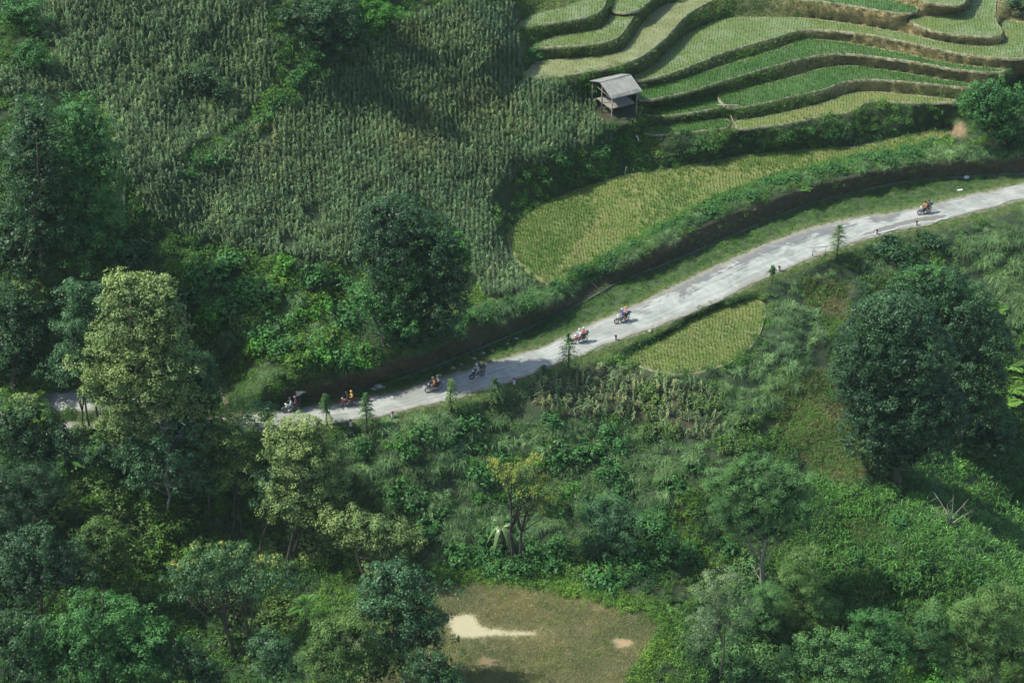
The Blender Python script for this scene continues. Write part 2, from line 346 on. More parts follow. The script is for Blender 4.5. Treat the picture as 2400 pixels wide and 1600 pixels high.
paint([(1880,1080),(1980,1120),(2060,1130),(2160,1160),(2352,1310),(2500,1400),(2420,1480),(2200,1420),(2050,1420),(1900,1420),(1860,1300)], BROAD)
paint([(2080,1080),(2200,1000),(2500,1000),(2560,1380),(2352,1305),(2160,1150)], BROAD)
paint([(1780,890),(1900,850),(1960,950),(2000,1080),(1920,1110),(1840,1060),(1790,980)], DRY)
paint([(1850,640),(1960,660),(1960,730),(1880,730),(1850,700)], DRY); paint([(1950,1200),(2010,1195),(2030,1235),(1970,1240)], DRY)
paint([(2172,308),(2180,296),(2195,282),(2207,276),(2212,290),(2225,300),(2215,312),(2190,312)], SOIL, 3)
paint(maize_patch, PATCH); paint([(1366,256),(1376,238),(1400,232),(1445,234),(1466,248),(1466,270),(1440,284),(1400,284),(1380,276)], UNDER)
ZONE[inpoly(UU, VV, strip(bank_top, ditch))] = BANK
ZONE[inpoly(UU, VV, strip(ditch, rf))] = DITCHS
ZONE[inpoly(UU, VV, strip(rf, rf+np.array([0, 1])-np.array([0, 14.0])))] = VERGE
ZONE[inpoly(UU, VV, strip(rn, rn_off+np.array([0, 6])))] = VERGE
paint([(1400,785),(1470,768),(1570,735),(1690,690),(1750,660),(1770,640),(1740,690),(1650,705),(1570,738),(1490,782),(1440,815),(1390,830),(1330,845),(1300,848)], VERGE)
paint([(500,880),(620,880),(640,925),(540,950),(480,940)], DITCHS)
for P, z in flat_polys[:len(PAD)]: ZONE[inpoly(UU, VV, P)] = PADDY
ZONE[inpoly(UU, VV, flat_polys[len(PAD)][0])] = MEAD
ZONE[inpoly(UU, VV, ROADPOLY)] = ROAD; ZONE[inpoly(UU, VV, SPURPOLY)] = ROAD
def zone(u, v):
    iu = np.clip(np.round((u-GU0)/GS).astype(int), 0, NU-1); iv = np.clip(np.round((v-GV0)/GS).astype(int), 0, NV-1)
    return ZONE[iv, iu]
# ------------------------------------------------------------------ terrain sheet
GCOL = {WEED:(.032,.052,.022), MAIZE:(.034,.055,.024), TUSS:(.034,.056,.026), VERGE:(.085,.115,.042), BANK:(.062,.056,.034), RISER:(.075,.078,.038), PADDY:(.10,.10,.05), ROAD:(.3,.29,.25),
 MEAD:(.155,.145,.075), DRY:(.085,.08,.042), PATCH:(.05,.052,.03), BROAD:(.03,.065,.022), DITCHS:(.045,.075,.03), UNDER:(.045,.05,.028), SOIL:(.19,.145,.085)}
gc = np.zeros(UU.shape+(3,))
for k, c in GCOL.items(): gc[ZONE == k] = c
tanw = np.clip((UU-1750)/170, 0, 1)*(ZONE == RISER)*np.clip((235-VV)/30+0.2*vnoise(40, 9), 0, 1)  # tan towards the right: dry growth, plus the sunlit tone put into the colour
gc += (tanw[..., None])*(np.array([.26, .20, .098])-np.array([.075, .078, .038]))
for _ in range(1):
    p = np.pad(gc, ((1, 1), (1, 1), (0, 0)), mode='edge'); gc = 0.25*(p[2:, 1:-1]+p[:-2, 1:-1]+p[1:-1, 2:]+p[1:-1, :-2])
x, y, z = on_z(UU, VV, ZG)
TV = np.stack([x, y, z], -1).reshape(-1, 3)
ii = np.arange(NU*NV).reshape(NV, NU)
TF = np.stack([ii[1:, :-1], ii[1:, 1:], ii[:-1, 1:], ii[:-1, :-1]], -1).reshape(-1, 4)
m, nt, b, o = newmat('ground_soil_and_weeds')
P_ = pos(nt); a = attr(nt, 'ground', out='Color')
n1 = noise(nt, 1.3, 6, 0.65, P_); n2 = noise(nt, 7.0, 5, 0.7, P_)
c = mixc(nt, 1.0, a, ramp(nt, n1, [(0.3, (0.62, 0.66, 0.66)), (0.5, (1, 1, 1)), (0.72, (1.4, 1.3, 1.15))]), 'MULTIPLY')
c = mixc(nt, 1.0, c, ramp(nt, n2, [(0.25, (0.5, 0.52, 0.5)), (0.75, (1.5, 1.48, 1.5))]), 'MULTIPLY')
nt.links.new(c, b.inputs['Base Color']); b.inputs['Roughness'].default_value = 0.9; b.inputs['Specular IOR Level'].default_value = 0.2
nt.links.new(bump(nt, n2, 0.9, 0.18), b.inputs['Normal'])
terr = link('terrain', npmesh('terrain', TV, TF, m, smooth=True, cols={'ground': np.c_[gc.reshape(-1, 3), np.ones(NU*NV)]}))
tag(terr, 'green mountainside falling in steps from the maize slopes to the valley floor', 'terrain', kind='structure')
# wide ground sheet under and beyond the modelled slope
gx = np.linspace(-400, 400, 61); gy = np.linspace(-110, 420, 47); XX, YY = np.meshgrid(gx, gy)
zz = np.where(YY < 125, -32+0*YY, -32+(np.clip(YY, 125, 420)-125)*0.02); zz = zz+np.clip(YY-215, 0, 900)*0.42*np.clip(1-np.abs(XX)/1800, 0, 1)
zz -= 0
ii = np.arange(XX.size).reshape(XX.shape)
m2, nt, b, o = newmat('far_hillside_green'); c = ramp(nt, noise(nt, 0.05, 8, 0.7, pos(nt)), [(0.3, (.02, .035, .016)), (0.7, (.05, .08, .03))]); nt.links.new(c, b.inputs['Base Color']); b.inputs['Roughness'].default_value = 0.95
fs = link('hills', npmesh('hills', np.stack([XX, YY, zz], -1), np.stack([ii[:-1, :-1], ii[:-1, 1:], ii[1:, 1:], ii[1:, :-1]], -1).reshape(-1, 4), m2, smooth=True))
tag(fs, 'dark green hills beyond the terraces', 'hills', kind='structure')

# ------------------------------------------------------------------ flooded paddies: water sheets, earth rims
def flat_mesh(name, P, z, mat, dz=0.0):
    x, y, zz = on_z(P[:, 0], P[:, 1], np.full(len(P), z+dz))
    me = bpy.data.meshes.new(name); me.from_pydata([tuple(q) for q in np.c_[x, y, zz]], [], [tuple(range(len(P)))[::-1]]); me.materials.append(mat); me.update(); return me
def watermat(name, mud, silt_sheen, rough=0.22, cover=0.5, scale=0.35):
    m, nt, b, o = newmat(name); P_ = pos(nt)
    n = noise(nt, scale, 4, 0.6, P_); n3 = noise(nt, 5.0, 3, 0.6, P_)
    c = mixc(nt, ramp(nt, n, [(cover-0.08, 0.0), (cover+0.1, 1.0)]), mud, silt_sheen)
    c = mixc(nt, 1.0, c, ramp(nt, n3, [(0.3, 0.8), (0.7, 1.18)]), 'MULTIPLY')
    nt.links.new(c, b.inputs['Base Color'])
    nt.links.new(ramp(nt, n3, [(0.35, rough), (0.7, rough+0.35)]), b.inputs['Roughness'])
    b.inputs['Specular IOR Level'].default_value = 0.4
    nt.links.new(bump(nt, n3, 0.25, 0.02), b.inputs['Normal']); return m
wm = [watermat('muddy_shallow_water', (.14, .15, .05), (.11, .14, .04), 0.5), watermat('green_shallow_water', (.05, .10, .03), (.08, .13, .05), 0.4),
      watermat('pale_water_sky_tinted', (.105, .14, .045), (.15, .19, .095), 0.35, 0.55), watermat('brown_silty_water', (.12, .135, .05), (.155, .175, .08), 0.4)]  # pale water: whitish sky reflection is put into the base colour
bm_, nt, b, o = newmat('dry_mud_rim')
n = noise(nt, 2.2, 5, 0.7, pos(nt)); nt.links.new(ramp(nt, n, [(0.32, (.05, .085, .03)), (0.46, (.12, .125, .065)), (0.62, (.25, .23, .155))]), b.inputs['Base Color']); b.inputs['Roughness'].default_value = 0.95
nt.links.new(bump(nt, n, 0.6, 0.08), b.inputs['Normal'])
padpoly = {}
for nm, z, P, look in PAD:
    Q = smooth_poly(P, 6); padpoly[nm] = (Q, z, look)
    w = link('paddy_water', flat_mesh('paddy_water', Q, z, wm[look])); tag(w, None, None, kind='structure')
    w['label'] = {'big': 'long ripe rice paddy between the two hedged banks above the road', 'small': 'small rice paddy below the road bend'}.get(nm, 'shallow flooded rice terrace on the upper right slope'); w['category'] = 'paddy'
    # rim: an earth ridge along the outline
    x, y, zz = on_z(Q[:, 0], Q[:, 1], np.full(len(Q), z)); c3 = np.c_[x, y]
    s = np.r_[0, np.cumsum(np.hypot(*np.diff(np.vstack([c3, c3[:1]]), axis=0).T))]; nn = max(30, int(s[-1]/0.45)); t = np.linspace(0, s[-1], nn, endpoint=False)
    cc = np.c_[np.interp(t, s, np.r_[c3[:, 0], c3[0, 0]]), np.interp(t, s, np.r_[c3[:, 1], c3[0, 1]])]
    tg = np.roll(cc, -1, 0)-np.roll(cc, 1, 0); tg /= np.linalg.norm(tg, axis=1)[:, None]; nr = np.c_[tg[:, 1], -tg[:, 0]]
    area = 0.5*np.sum(cc[:, 0]*np.roll(cc[:, 1], -1)-np.roll(cc[:, 0], -1)*cc[:, 1]); nr *= (1 if area > 0 else -1)
    wv = 1+0.25*rng.standard_normal(nn)[:, None]; prof = [(-0.07, -0.08), (-0.03, 0.05), (0.05, 0.06), (0.10, -0.30)]
    V = []
    for dx_, dz_ in prof: V.append(np.c_[cc+nr*dx_*wv, np.full(nn, z+dz_)+0.02*rng.standard_normal(nn)])
    V = np.stack(V, 1).reshape(-1, 3); k = len(prof); i0 = np.arange(nn); i1 = (i0+1) % nn
    Fq = np.concatenate([np.c_[i0*k+j, i1*k+j, i1*k+j+1, i0*k+j+1] for j in range(k-1)])
    rim = link('earth_bund', npmesh('earth_bund', V, Fq, bm_, smooth=True)); tag(rim, None, None, kind='structure')

# ------------------------------------------------------------------ road
m, nt, b, o = newmat('worn_concrete_road'); P_ = pos(nt)
cr = attr(nt, 'across'); al = attr(nt, 'along')
n1 = noise(nt, 0.35, 6, 0.65, P_, 0.6); n2 = noise(nt, 6.0, 5, 0.7, P_); n3 = noise(nt, 0.9, 5, 0.7, P_); nf = noise(nt, 30, 3, 0.7, P_)
cmb = nt.nodes.new('ShaderNodeCombineXYZ'); nt.links.new(mth(nt, 'MULTIPLY', al, 0.07), cmb.inputs[0]); nt.links.new(mth(nt, 'MULTIPLY', cr, 5.0), cmb.inputs[1])
streak = noise(nt, 3.0, 4, 0.6, cmb.outputs[0])
c = mixc(nt, ramp(nt, n1, [(0.42, 0.0), (0.6, 1.0)]), (.205, .22, .20), (.285, .305, .28))
c = mixc(nt, 1.0, c, ramp(nt, streak, [(0.3, (.90, .91, .90)), (0.6, (1.03, 1.03, 1.02))]), 'MULTIPLY')
worn = mth(nt, 'MULTIPLY', attr(nt, 'worn'), 1.0)
dk = ramp(nt, mth(nt, 'ADD', mth(nt, 'ADD', mth(nt, 'MULTIPLY', streak, 0.3), mth(nt, 'MULTIPLY', cr, 0.28)), mth(nt, 'MULTIPLY', n1, 0.45)), [(0.44, 1.0), (0.475, 0.0)])
c = mixc(nt, mth(nt, 'MULTIPLY', dk, worn), c, (.12, .13, .125))
edge = mth(nt, 'ABSOLUTE', mth(nt, 'SUBTRACT', cr, 0.5))
ed = mth(nt, 'ADD', edge, mth(nt, 'MULTIPLY', mth(nt, 'SUBTRACT', n3, 0.5), 0.34))
c = mixc(nt, ramp(nt, ed, [(0.38, 0.0), (0.46, 1.0)]), c, ramp(nt, n2, [(0.3, (.12, .11, .085)), (0.7, (.24, .23, .19))]))
wob_ = mth(nt, 'ADD', cr, mth(nt, 'MULTIPLY', mth(nt, 'SUBTRACT', n1, 0.5), 0.10))
for tc in (0.27, 0.42, 0.62, 0.77):
    tk = ramp(nt, mth(nt, 'ABSOLUTE', mth(nt, 'SUBTRACT', wob_, tc)), [(0.0, 0.86), (0.045, 1.0)]); c = mixc(nt, 1.0, c, tk, 'MULTIPLY')
c = mixc(nt, 1.0, c, ramp(nt, n3, [(0.32, (.86, .86, .84)), (0.6, (1.04, 1.04, 1.03))]), 'MULTIPLY')
c = mixc(nt, 1.0, c, ramp(nt, nf, [(0.25, 0.80), (0.75, 1.16)]), 'MULTIPLY')
nt.links.new(c, b.inputs['Base Color']); b.inputs['Roughness'].default_value = 0.85
nt.links.new(bump(nt, n2, 0.35, 0.05), b.inputs['Normal'])
def road_strip(name, A, B, z, mat, n=340, k=14, jit=0.0):
    A = resample(A, n); B = resample(B, n); V = []; ac = []; al = []; wo = []
    ax, ay, _ = on_z(A[:, 0], A[:, 1], z); bx, by, _ = on_z(B[:, 0], B[:, 1], z)
    if jit:
        ja = np.convolve(rng.standard_normal(n+8), [.2]*5, 'same')[4:-4]*jit; jb = np.convolve(rng.standard_normal(n+8), [.2]*5, 'same')[4:-4]*jit
        ax, ay = ax+0, ay+ja; bx, by = bx, by+jb
    sl = np.r_[0, np.cumsum(np.hypot(np.diff(ax), np.diff(ay)))]
    for j in range(k+1):
        t = j/k; V.append(np.c_[ax*(1-t)+bx*t, ay*(1-t)+by*t, np.full(n, z+0.05*(1-(2*t-1)**2))]); ac.append(np.full(n, t)); al.append(sl); uu = A[:, 0]*(1-t)+B[:, 0]*t
        wo.append(np.clip((uu-1430)/60, 0, 1)*np.clip((2300-uu)/250, 0.25, 1))
    V = np.stack(V, 1).reshape(-1, 3); i = np.arange(n-1)[:, None]*(k+1)+np.arange(k)[None]; i = i.ravel()
    Fq = np.c_[i, i+1, i+k+2, i+k+1][:, ::-1]
    st = lambda L: np.stack(L, 1).ravel()
    return link(name, npmesh(name, V, Fq, mat, {'across': st(ac), 'along': st(al), 'worn': st(wo)}, smooth=True))
road = road_strip('road', rf, rn, 0.0, m, jit=0.35)
tag(road, 'pale worn concrete road curving along the foot of the hill', 'road', kind='structure')
r2 = road_strip('road', sf, sn, 0.36, m, n=60, jit=0.1); tag(r2, 'grey shaded road stretch behind the trees at the left edge', 'road', kind='structure')
# puddles
def puddle(P, z, mat, label, soft=None, inset=.45):
    Q = smooth_poly(P, 8); r_ = np.random.default_rng(int(abs(P[0][0]))); Q = Q+np.convolve(r_.standard_normal(len(Q)), [.34]*3, 'same')[:, None]*np.array([1.4, .8])
    x, y, _ = on_z(Q[:, 0], Q[:, 1], z); c = np.c_[x, y]; st = .14; gx_ = np.arange(x.min()-.7, x.max()+.7, st); gy_ = np.arange(y.min()-.7, y.max()+.7, st); X_, Y_ = np.meshgrid(gx_, gy_); p = np.c_[X_.ravel(), Y_.ravel()]
    a0 = c; d0 = np.roll(c, -1, 0)-c; best = np.full(len(p), 1e9)
    for i in range(len(c)):
        w_ = p-a0[i]; t = np.clip((w_ @ d0[i])/(d0[i] @ d0[i]+1e-9), 0, 1); best = np.minimum(best, np.hypot(*(w_-t[:, None]*d0[i]).T))
    sg = np.where(inpoly(p[:, 0], p[:, 1], c), best, -best); ins = np.clip(.5+sg/(inset*1.6), 0, 1); ix = np.arange(len(p)).reshape(X_.shape)
    Fq = np.stack([ix[:-1, :-1], ix[:-1, 1:], ix[1:, 1:], ix[1:, :-1]], -1).reshape(-1, 4); Fq = Fq[(sg[Fq] > -.45).all(1)]; us, inv = np.unique(Fq, return_inverse=True)
    me = npmesh('puddle', np.c_[p[us], np.full(len(us), z)], inv.reshape(-1, 4), mat, {'inside': ins[us]})
    w = link('puddle', me); tag(w, label, 'puddle', kind='structure')
def unit2(a): return a/(np.linalg.norm(a, axis=1)[:, None]+1e-9)
def pudmat(name, c1, c2, ground, rough):
    m, nt, b, o = newmat(name); P_ = pos(nt); n = noise(nt, 1.1, 6, .7, P_); e = noise(nt, 2.6, 6, .75, P_)
    f = mth(nt, 'ADD', attr(nt, 'inside'), mth(nt, 'MULTIPLY', mth(nt, 'SUBTRACT', e, .5), 2.8)); f = ramp(nt, f, [(.34, 0.0), (.72, 1.0)])
    g = mixc(nt, 1.0, ground, ramp(nt, noise(nt, 7.0, 5, .7, P_), [(.25, .6), (.75, 1.45)]), 'MULTIPLY')
    nt.links.new(mixc(nt, f, g, mixc(nt, n, c1, c2)), b.inputs['Base Color']); nt.links.new(mixc(nt, f, .9, rough), b.inputs['Roughness']); return m
wet = pudmat('wet_muddy_asphalt', (.11, .12, .105), (.17, .155, .12), (.24, .255, .235), 0.35)
puddle([(1975,541),(2015,526),(2060,511),(2110,500),(2160,494),(2176,495),(2160,501),(2115,509),(2070,519),(2020,533)], 0.056, wet, 'shallow brown puddle on the road below the farthest motorbike', inset=.2)
MG = (.15, .145, .075)
creamw = pudmat('creamy_puddle_water', (.28, .255, .155), (.35, .325, .21), (.20, .18, .10), 0.25); redw = pudmat('reddish_mud', (.22, .155, .08), (.28, .20, .11), MG, 0.6); brw = pudmat('brown_pool_water', (.13, .10, .045), (.16, .125, .055), MG, 0.3)
mudw = pudmat('wet_grey_mud', (.19,.175,.10), (.24,.22,.13), MG, 0.6)
puddle([(1015,1418),(1050,1405),(1090,1404),(1112,1425),(1145,1438),(1185,1440),(1240,1442),(1275,1452),(1235,1468),(1170,1475),(1150,1490),(1100,1484),(1050,1472),(1020,1450)], -10.993, mudw, 'wet muddy ground around the cream coloured puddle')
puddle([(1030,1420),(1050,1414),(1084,1412),(1096,1424),(1104,1435),(1138,1445),(1160,1449),(1184,1447),(1228,1450),(1240,1455),(1211,1462),(1170,1464),(1138,1460),(1110,1468),(1084,1466),(1044,1460),(1032,1445)], -10.985, creamw, 'cream coloured puddle on the flat meadow', inset=.9)
puddle([(1405,1468),(1425,1465),(1448,1466),(1454,1474),(1446,1484),(1430,1490),(1412,1486),(1420,1476)], -10.985, redw, 'small reddish mud pool at the right side of the meadow', inset=.8)
puddle([(1094,1512),(1118,1508),(1142,1512),(1152,1520),(1140,1530),(1115,1532),(1098,1526)], -10.985, brw, 'small brown pool at the bottom of the meadow')
puddle([(1340,1384),(1356,1387),(1376,1393),(1388,1398),(1372,1397),(1350,1392)], -10.985, redw, 'thin bare mud streak at the upper edge of the meadow')
# concrete gutter along the foot of the bank: a thin raised kerb and a dark channel
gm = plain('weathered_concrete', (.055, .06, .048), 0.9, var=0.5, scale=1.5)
D = resample(smooth_poly(ditch[2:15], 6, False), 200); dx_, dy_, _ = on_z(D[:, 0], D[:, 1], -0.05)
tg = np.c_[np.gradient(dx_), np.gradient(dy_)]; tg /= np.linalg.norm(tg, axis=1)[:, None]; nr = np.c_[-tg[:, 1], tg[:, 0]]; nr *= np.sign(nr[:, 1:2]+1e-9)
prof = [(-0.22, -0.25), (-0.2, 0.05), (-0.1, 0.06), (-0.02, -0.2), (0.4, -0.2), (0.42, 0.02), (0.48, 0.02), (0.55, -0.2)]
V = np.stack([np.c_[np.c_[dx_, dy_]+nr*a_, np.full(200, b_)+0.03*rng.standard_normal(200)] for a_, b_ in prof], 1).reshape(-1, 3); k = len(prof)
i = (np.arange(199)[:, None]*k+np.arange(k-1)[None]).ravel()
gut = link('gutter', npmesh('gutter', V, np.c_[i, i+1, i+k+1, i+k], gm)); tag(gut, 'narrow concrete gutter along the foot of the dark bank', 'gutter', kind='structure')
# ------------------------------------------------------------------ plants: leaf geometry
def unit(a): return a/(np.linalg.norm(a, axis=-1, keepdims=True)+1e-9)
def leaf_quads(c, nrm, size, aspect, r, fold=0.18):
    """diamond leaves centred at c, facing nrm"""
    n = len(c); nrm = unit(nrm); t = r.standard_normal((n, 3)); t[:, 2] -= 0.35; t = unit(t-nrm*(t*nrm).sum(-1, keepdims=True)); s = np.cross(nrm, t)
    L = (size*(0.5+0.95*r.random(n)))[:, None]; w = L*aspect*0.5
    V = np.stack([c-t*L*.5, c+s*w-nrm*L*fold*.4, c+t*L*.5-nrm*L*fold, c-s*w-nrm*L*fold*.4], 1)
    return V.reshape(-1, 3), np.arange(4*n).reshape(-1, 4)
def blade_quads(base, dirh, length, rise, width, droop, seg, r, side_jit=0.15):
    """arching blades: base Nx3, horizontal direction angle, length; returns verts, quads, per-vertex position along"""
    n = len(base); t = np.linspace(0, 1, seg+1)
    dh = np.c_[np.cos(dirh), np.sin(dirh), np.zeros(n)]; sd = np.c_[-np.sin(dirh), np.cos(dirh), np.zeros(n)]
    out = length*np.cos(rise); up = length*np.sin(rise)
    P = base[:, None]+dh[:, None]*(out[:, None]*t)[..., None]+np.array([0, 0, 1])*((up[:, None]*t-(droop*length)[:, None]*t**2.3))[..., None]
    P = P+sd[:, None]*((side_jit*length*r.standard_normal(n))[:, None]*t**2)[..., None]
    w = width[:, None]*np.clip(np.minimum(0.55+2.5*t, 1.25*(1-t)**0.6+0.06), 0.05, 1)*0.5
    A = P-sd[:, None]*w[..., None]; B = P+sd[:, None]*w[..., None]
    V = np.stack([A, B], 2).reshape(n, -1, 3); k = 2*(seg+1)
    q = np.concatenate([np.array([[2*i, 2*i+1, 2*i+3, 2*i+2]]) for i in range(seg)])
    Fq = (np.arange(n)[:, None, None]*k+q[None]).reshape(-1, 4)
    return V.reshape(-1, 3), Fq, k
def merge(parts):
    V = []; Fq = []; T = []; b = 0
    for v, f, t in parts: V.append(v); Fq.append(f+b); T.append(t); b += len(v)
    return np.concatenate(V), np.concatenate(Fq), np.concatenate(T)
def tube_np(pts, rad, n=5):
    m = MB().tube(pts, rad, n, cap=False); return np.array([tuple(v) for v in m.V]), np.array(m.F)

def proto_maize(seed, dry=0.0, h=1.65):
    r = np.random.default_rng(seed); h = h*(0.85+0.3*r.random()); lean = r.normal(0, .06, 2)
    v, f = tube_np([(0, 0, 0), (lean[0]*h*.5, lean[1]*h*.5, h*.5), (lean[0]*h, lean[1]*h, h)], [.022, .018, .008], 4)
    parts = [(v, f, np.full(len(v), .55))]
    n = 13; hs = np.linspace(.22, .98, n)*h; a0 = r.random()*PI; ang = a0+np.arange(n)*PI+r.normal(0, .45, n)
    base = np.c_[lean[0]*hs, lean[1]*hs, hs]; L = (.78-.32*(hs/h-.5)**2*4)*(.8+.4*r.random(n))
    v, f, k = blade_quads(base, ang, L, r.uniform(.35, .95, n), r.uniform(.10, .14, n), r.uniform(.55, 1.05, n), 5, r)
    tt = np.clip(r.random(n)*.86+dry*(r.random(n) < .5), 0, 1); parts.append((v, f, np.repeat(tt, k)))
    n = 7; base = np.tile([lean[0]*h, lean[1]*h, h*.98], (n, 1)); v, f, k = blade_quads(base, r.random(n)*2*PI, np.full(n, .26), r.uniform(.9, 1.5, n), np.full(n, .02), np.full(n, .3), 2, r)
    parts.append((v, f, np.full(len(v), .8)))
    return merge(parts)
def proto_tuss(seed, n=120, L=1.5, w=.032, up=(.8, 1.5), droop=(.6, 1.1), rad=.26):
    r = np.random.default_rng(seed); b = np.c_[r.normal(0, rad, (n, 2)), np.zeros(n)]; ang = np.arctan2(b[:, 1], b[:, 0])+r.normal(0, .8, n)
    v, f, k = blade_quads(b, ang, L*r.uniform(.6, 1.15, n), r.uniform(*up, n), w*r.uniform(.7, 1.3, n), r.uniform(*droop, n), 4, r)
    return v, f, np.repeat(r.random(n), k)
def proto_weed(seed, n=190, R_=.75, H=.6, ls=.16, asp=.55):
    r = np.random.default_rng(seed); th = r.random(n)*2*PI; ct = r.random(n); rad = R_*(.55+.5*r.random(n)**.5)*(1+.25*np.sin(3*th+seed)); st = np.sqrt(1-ct*ct)
    c = np.c_[rad*st*np.cos(th), rad*st*np.sin(th), H*rad/R_*ct*1.25+.02]
    nr = unit(c)*.6+np.array([0, 0, .6])+r.normal(0, .45, (n, 3))
    v, f = leaf_quads(c, nr, np.full(n, ls*.85), asp, r); return v, f, np.repeat(r.random(n), 4)
def proto_spray(seed, n=16, L=1.0):
    """leafy shoots: stems with leaves along them"""
    r = np.random.default_rng(seed); parts = []
    for i in range(n):
        a = r.random()*2*PI; l = L*r.uniform(.6, 1.2); m = 12; t = np.linspace(.15, 1, m); rise = r.uniform(.7, 1.4)
        c = np.c_[np.cos(a)*l*math.cos(rise)*t, np.sin(a)*l*math.cos(rise)*t, l*math.sin(rise)*t-.35*l*t**2]+r.normal(0, .04, (m, 3))
        nr = np.array([0, 0, 1.0])+r.normal(0, .5, (m, 3)); v, f = leaf_quads(c, nr, np.full(m, .17*l), .42, r); parts.append((v, f, np.repeat(np.clip(r.random(m)*.6+.4*t, 0, 1), 4)))
    return merge(parts)
def proto_fern(seed, n=9, L=1.6, pin=18, spread=(.35, 1.0)):
    r = np.random.default_rng(seed); parts = []
    for i in range(n):
        a = 2*PI*i/n+r.normal(0, .25); l = L*r.uniform(.75, 1.15); ri = r.uniform(*spread); t = np.linspace(.08, 1, pin)
        dh = np.array([math.cos(a), math.sin(a), 0]); sd = np.array([-math.sin(a), math.cos(a), 0])
        P = dh*(l*math.cos(ri)*t)[:, None]+np.array([0, 0, 1])*(l*math.sin(ri)*t-.45*l*t**2.2)[:, None]
        wl = l*.27*np.sin(PI*np.clip(t, .12, .97))**.7
        for s in (-1, 1):
            d = sd*s+dh*.45+np.array([0, 0, -.18]); d = d/np.linalg.norm(d)
            tip = P+d*wl[:, None]; mid = P+d*(wl*.5)[:, None]; ww = dh*.030*l
            V = np.stack([P, mid-ww, tip, mid+ww], 1).reshape(-1, 3); parts.append((V, np.arange(4*pin).reshape(-1, 4), np.full(4*pin, r.random())))
    return merge(parts)
def proto_tuft(seed, n=9, L=.34, w=.03, rad=.05, up=(1.0, 1.5)):
    r = np.random.default_rng(seed); b = np.c_[r.normal(0, rad, (n, 2)), np.zeros(n)]
    v, f, k = blade_quads(b, r.random(n)*2*PI, L*r.uniform(.7, 1.2, n), r.uniform(*up, n), np.full(n, w), r.uniform(.1, .4, n), 2, r)
    return v, f, np.repeat(r.random(n), k)
ML = dict(
 maize=leafmat('maize_leaf', (.048,.070,.048), (.155,.175,.12), (.23,.22,.15), .93, .25, .42, .5, True),
 maize_dry=leafmat('maize_leaf_yellowing', (.055,.066,.045), (.16,.15,.10), (.27,.20,.13), .86, .25, .5, .4, True),
 tuss=leafmat('tall_grass_blade', (.050,.088,.048), (.165,.20,.135), (.24,.27,.18), .95, .3, .42, .45, True),
 broad=leafmat('broad_grass_blade', (.030,.072,.022), (.085,.155,.050), (.15,.22,.08), .93, .35, .4, .5, True),
 weed=leafmat('weed_leaf', (.030,.068,.022), (.090,.145,.042), (.14,.19,.06), .94, .3, .5, .35, True),
 weed_y=leafmat('weed_leaf_yellow_green', (.045,.085,.022), (.125,.175,.045), (.20,.22,.06), .9, .35, .5, .35, True),
 weed_d=leafmat('weed_leaf_dark', (.016,.040,.020), (.045,.082,.036), None, .9, .25, .45, .4, True),
 fern=leafmat('fern_frond', (.045,.085,.025), (.12,.165,.05), None, .9, .35, .5, .35, True),
 fern_d=leafmat('fern_frond_dark', (.03,.07,.025), (.07,.12,.045), None, .9, .3, .5, .35, True),
 rice=leafmat('rice_blade', (.082,.122,.026), (.128,.170,.036), None, .92, .4, .6, .25, True),
 rice_g=leafmat('young_rice_blade', (.040,.095,.020), (.078,.145,.036), None, .9, .4, .6, .25, True),
 rice_p=leafmat('pale_rice_blade', (.075,.13,.03), (.135,.185,.05), None, .9, .4, .6, .25, True),
 short=leafmat('short_grass_blade', (.055,.095,.030), (.120,.155,.055), (.22,.20,.10), .9, .3, .6, .3, True),
 dry=leafmat('dry_grass_blade', (.088,.082,.045), (.165,.15,.085), (.23,.195,.12), .85, .2, .8, .2, True, (.92, 1.13, .86)),
 meadow=leafmat('meadow_grass_blade', (.115,.118,.056), (.195,.19,.10), (.27,.245,.155), .9, .25, .8, .2, True, (1, 1.04, .95)),
 grey=leafmat('grey_purple_grass', (.045,.055,.048), (.11,.12,.11), None, .9, .2, .6, .3, True),
)
def pmesh(name, vft, mat): return npmesh(name, vft[0], vft[1], mat, {'tint': vft[2]})
PROTO = {}
def proto(key, meshes): PROTO[key] = meshes
proto('maize', [pmesh('maize_plant', proto_maize(s), ML['maize']) for s in (1, 2, 3, 4)]+[pmesh('maize_plant', proto_maize(5, .05), ML['maize'])])
proto('maize_dry', [pmesh('maize_plant', proto_maize(s, .35, 1.55), ML['maize_dry']) for s in (6, 7)]+[pmesh('maize_plant', proto_maize(8), ML['maize'])])
proto('tuss', [pmesh('grass_tussock', proto_tuss(s), ML['tuss']) for s in (11, 12, 13)])
proto('tuss_big', [pmesh('grass_tussock', proto_tuss(s, 190, 2.0, .036, (.85, 1.5), (.65, 1.2), .34), ML['tuss']) for s in (14, 15)])
proto('tuss_grey', [pmesh('grass_tussock', proto_tuss(s, 150, 2.0, .036, (.8, 1.5), (.7, 1.2), .28), ML['grey']) for s in (16,)])
proto('broad', [pmesh('broad_grass_clump', proto_tuss(s, 34, 1.5, .085, (.9, 1.45), (.6, 1.15), .35), ML['broad']) for s in (17, 18, 19)])
proto('weed', [pmesh('weed_clump', proto_weed(s), ML['weed']) for s in (21, 22, 23)]+[pmesh('weed_clump', proto_spray(24), ML['weed'])])
proto('weed_y', [pmesh('weed_clump', proto_weed(s, 130, .7, .55, .15), ML['weed_y']) for s in (25, 26)]+[pmesh('weed_clump', proto_spray(27), ML['weed_y'])])
proto('weed_d', [pmesh('weed_clump', proto_weed(s, 150, .8, .7, .17), ML['weed_d']) for s in (28, 29)]+[pmesh('weed_clump', proto_spray(30), ML['weed_d'])])
proto('low', [pmesh('low_weed', proto_weed(s, 90, .42, .2, .10), ML['weed']) for s in (31, 32)])
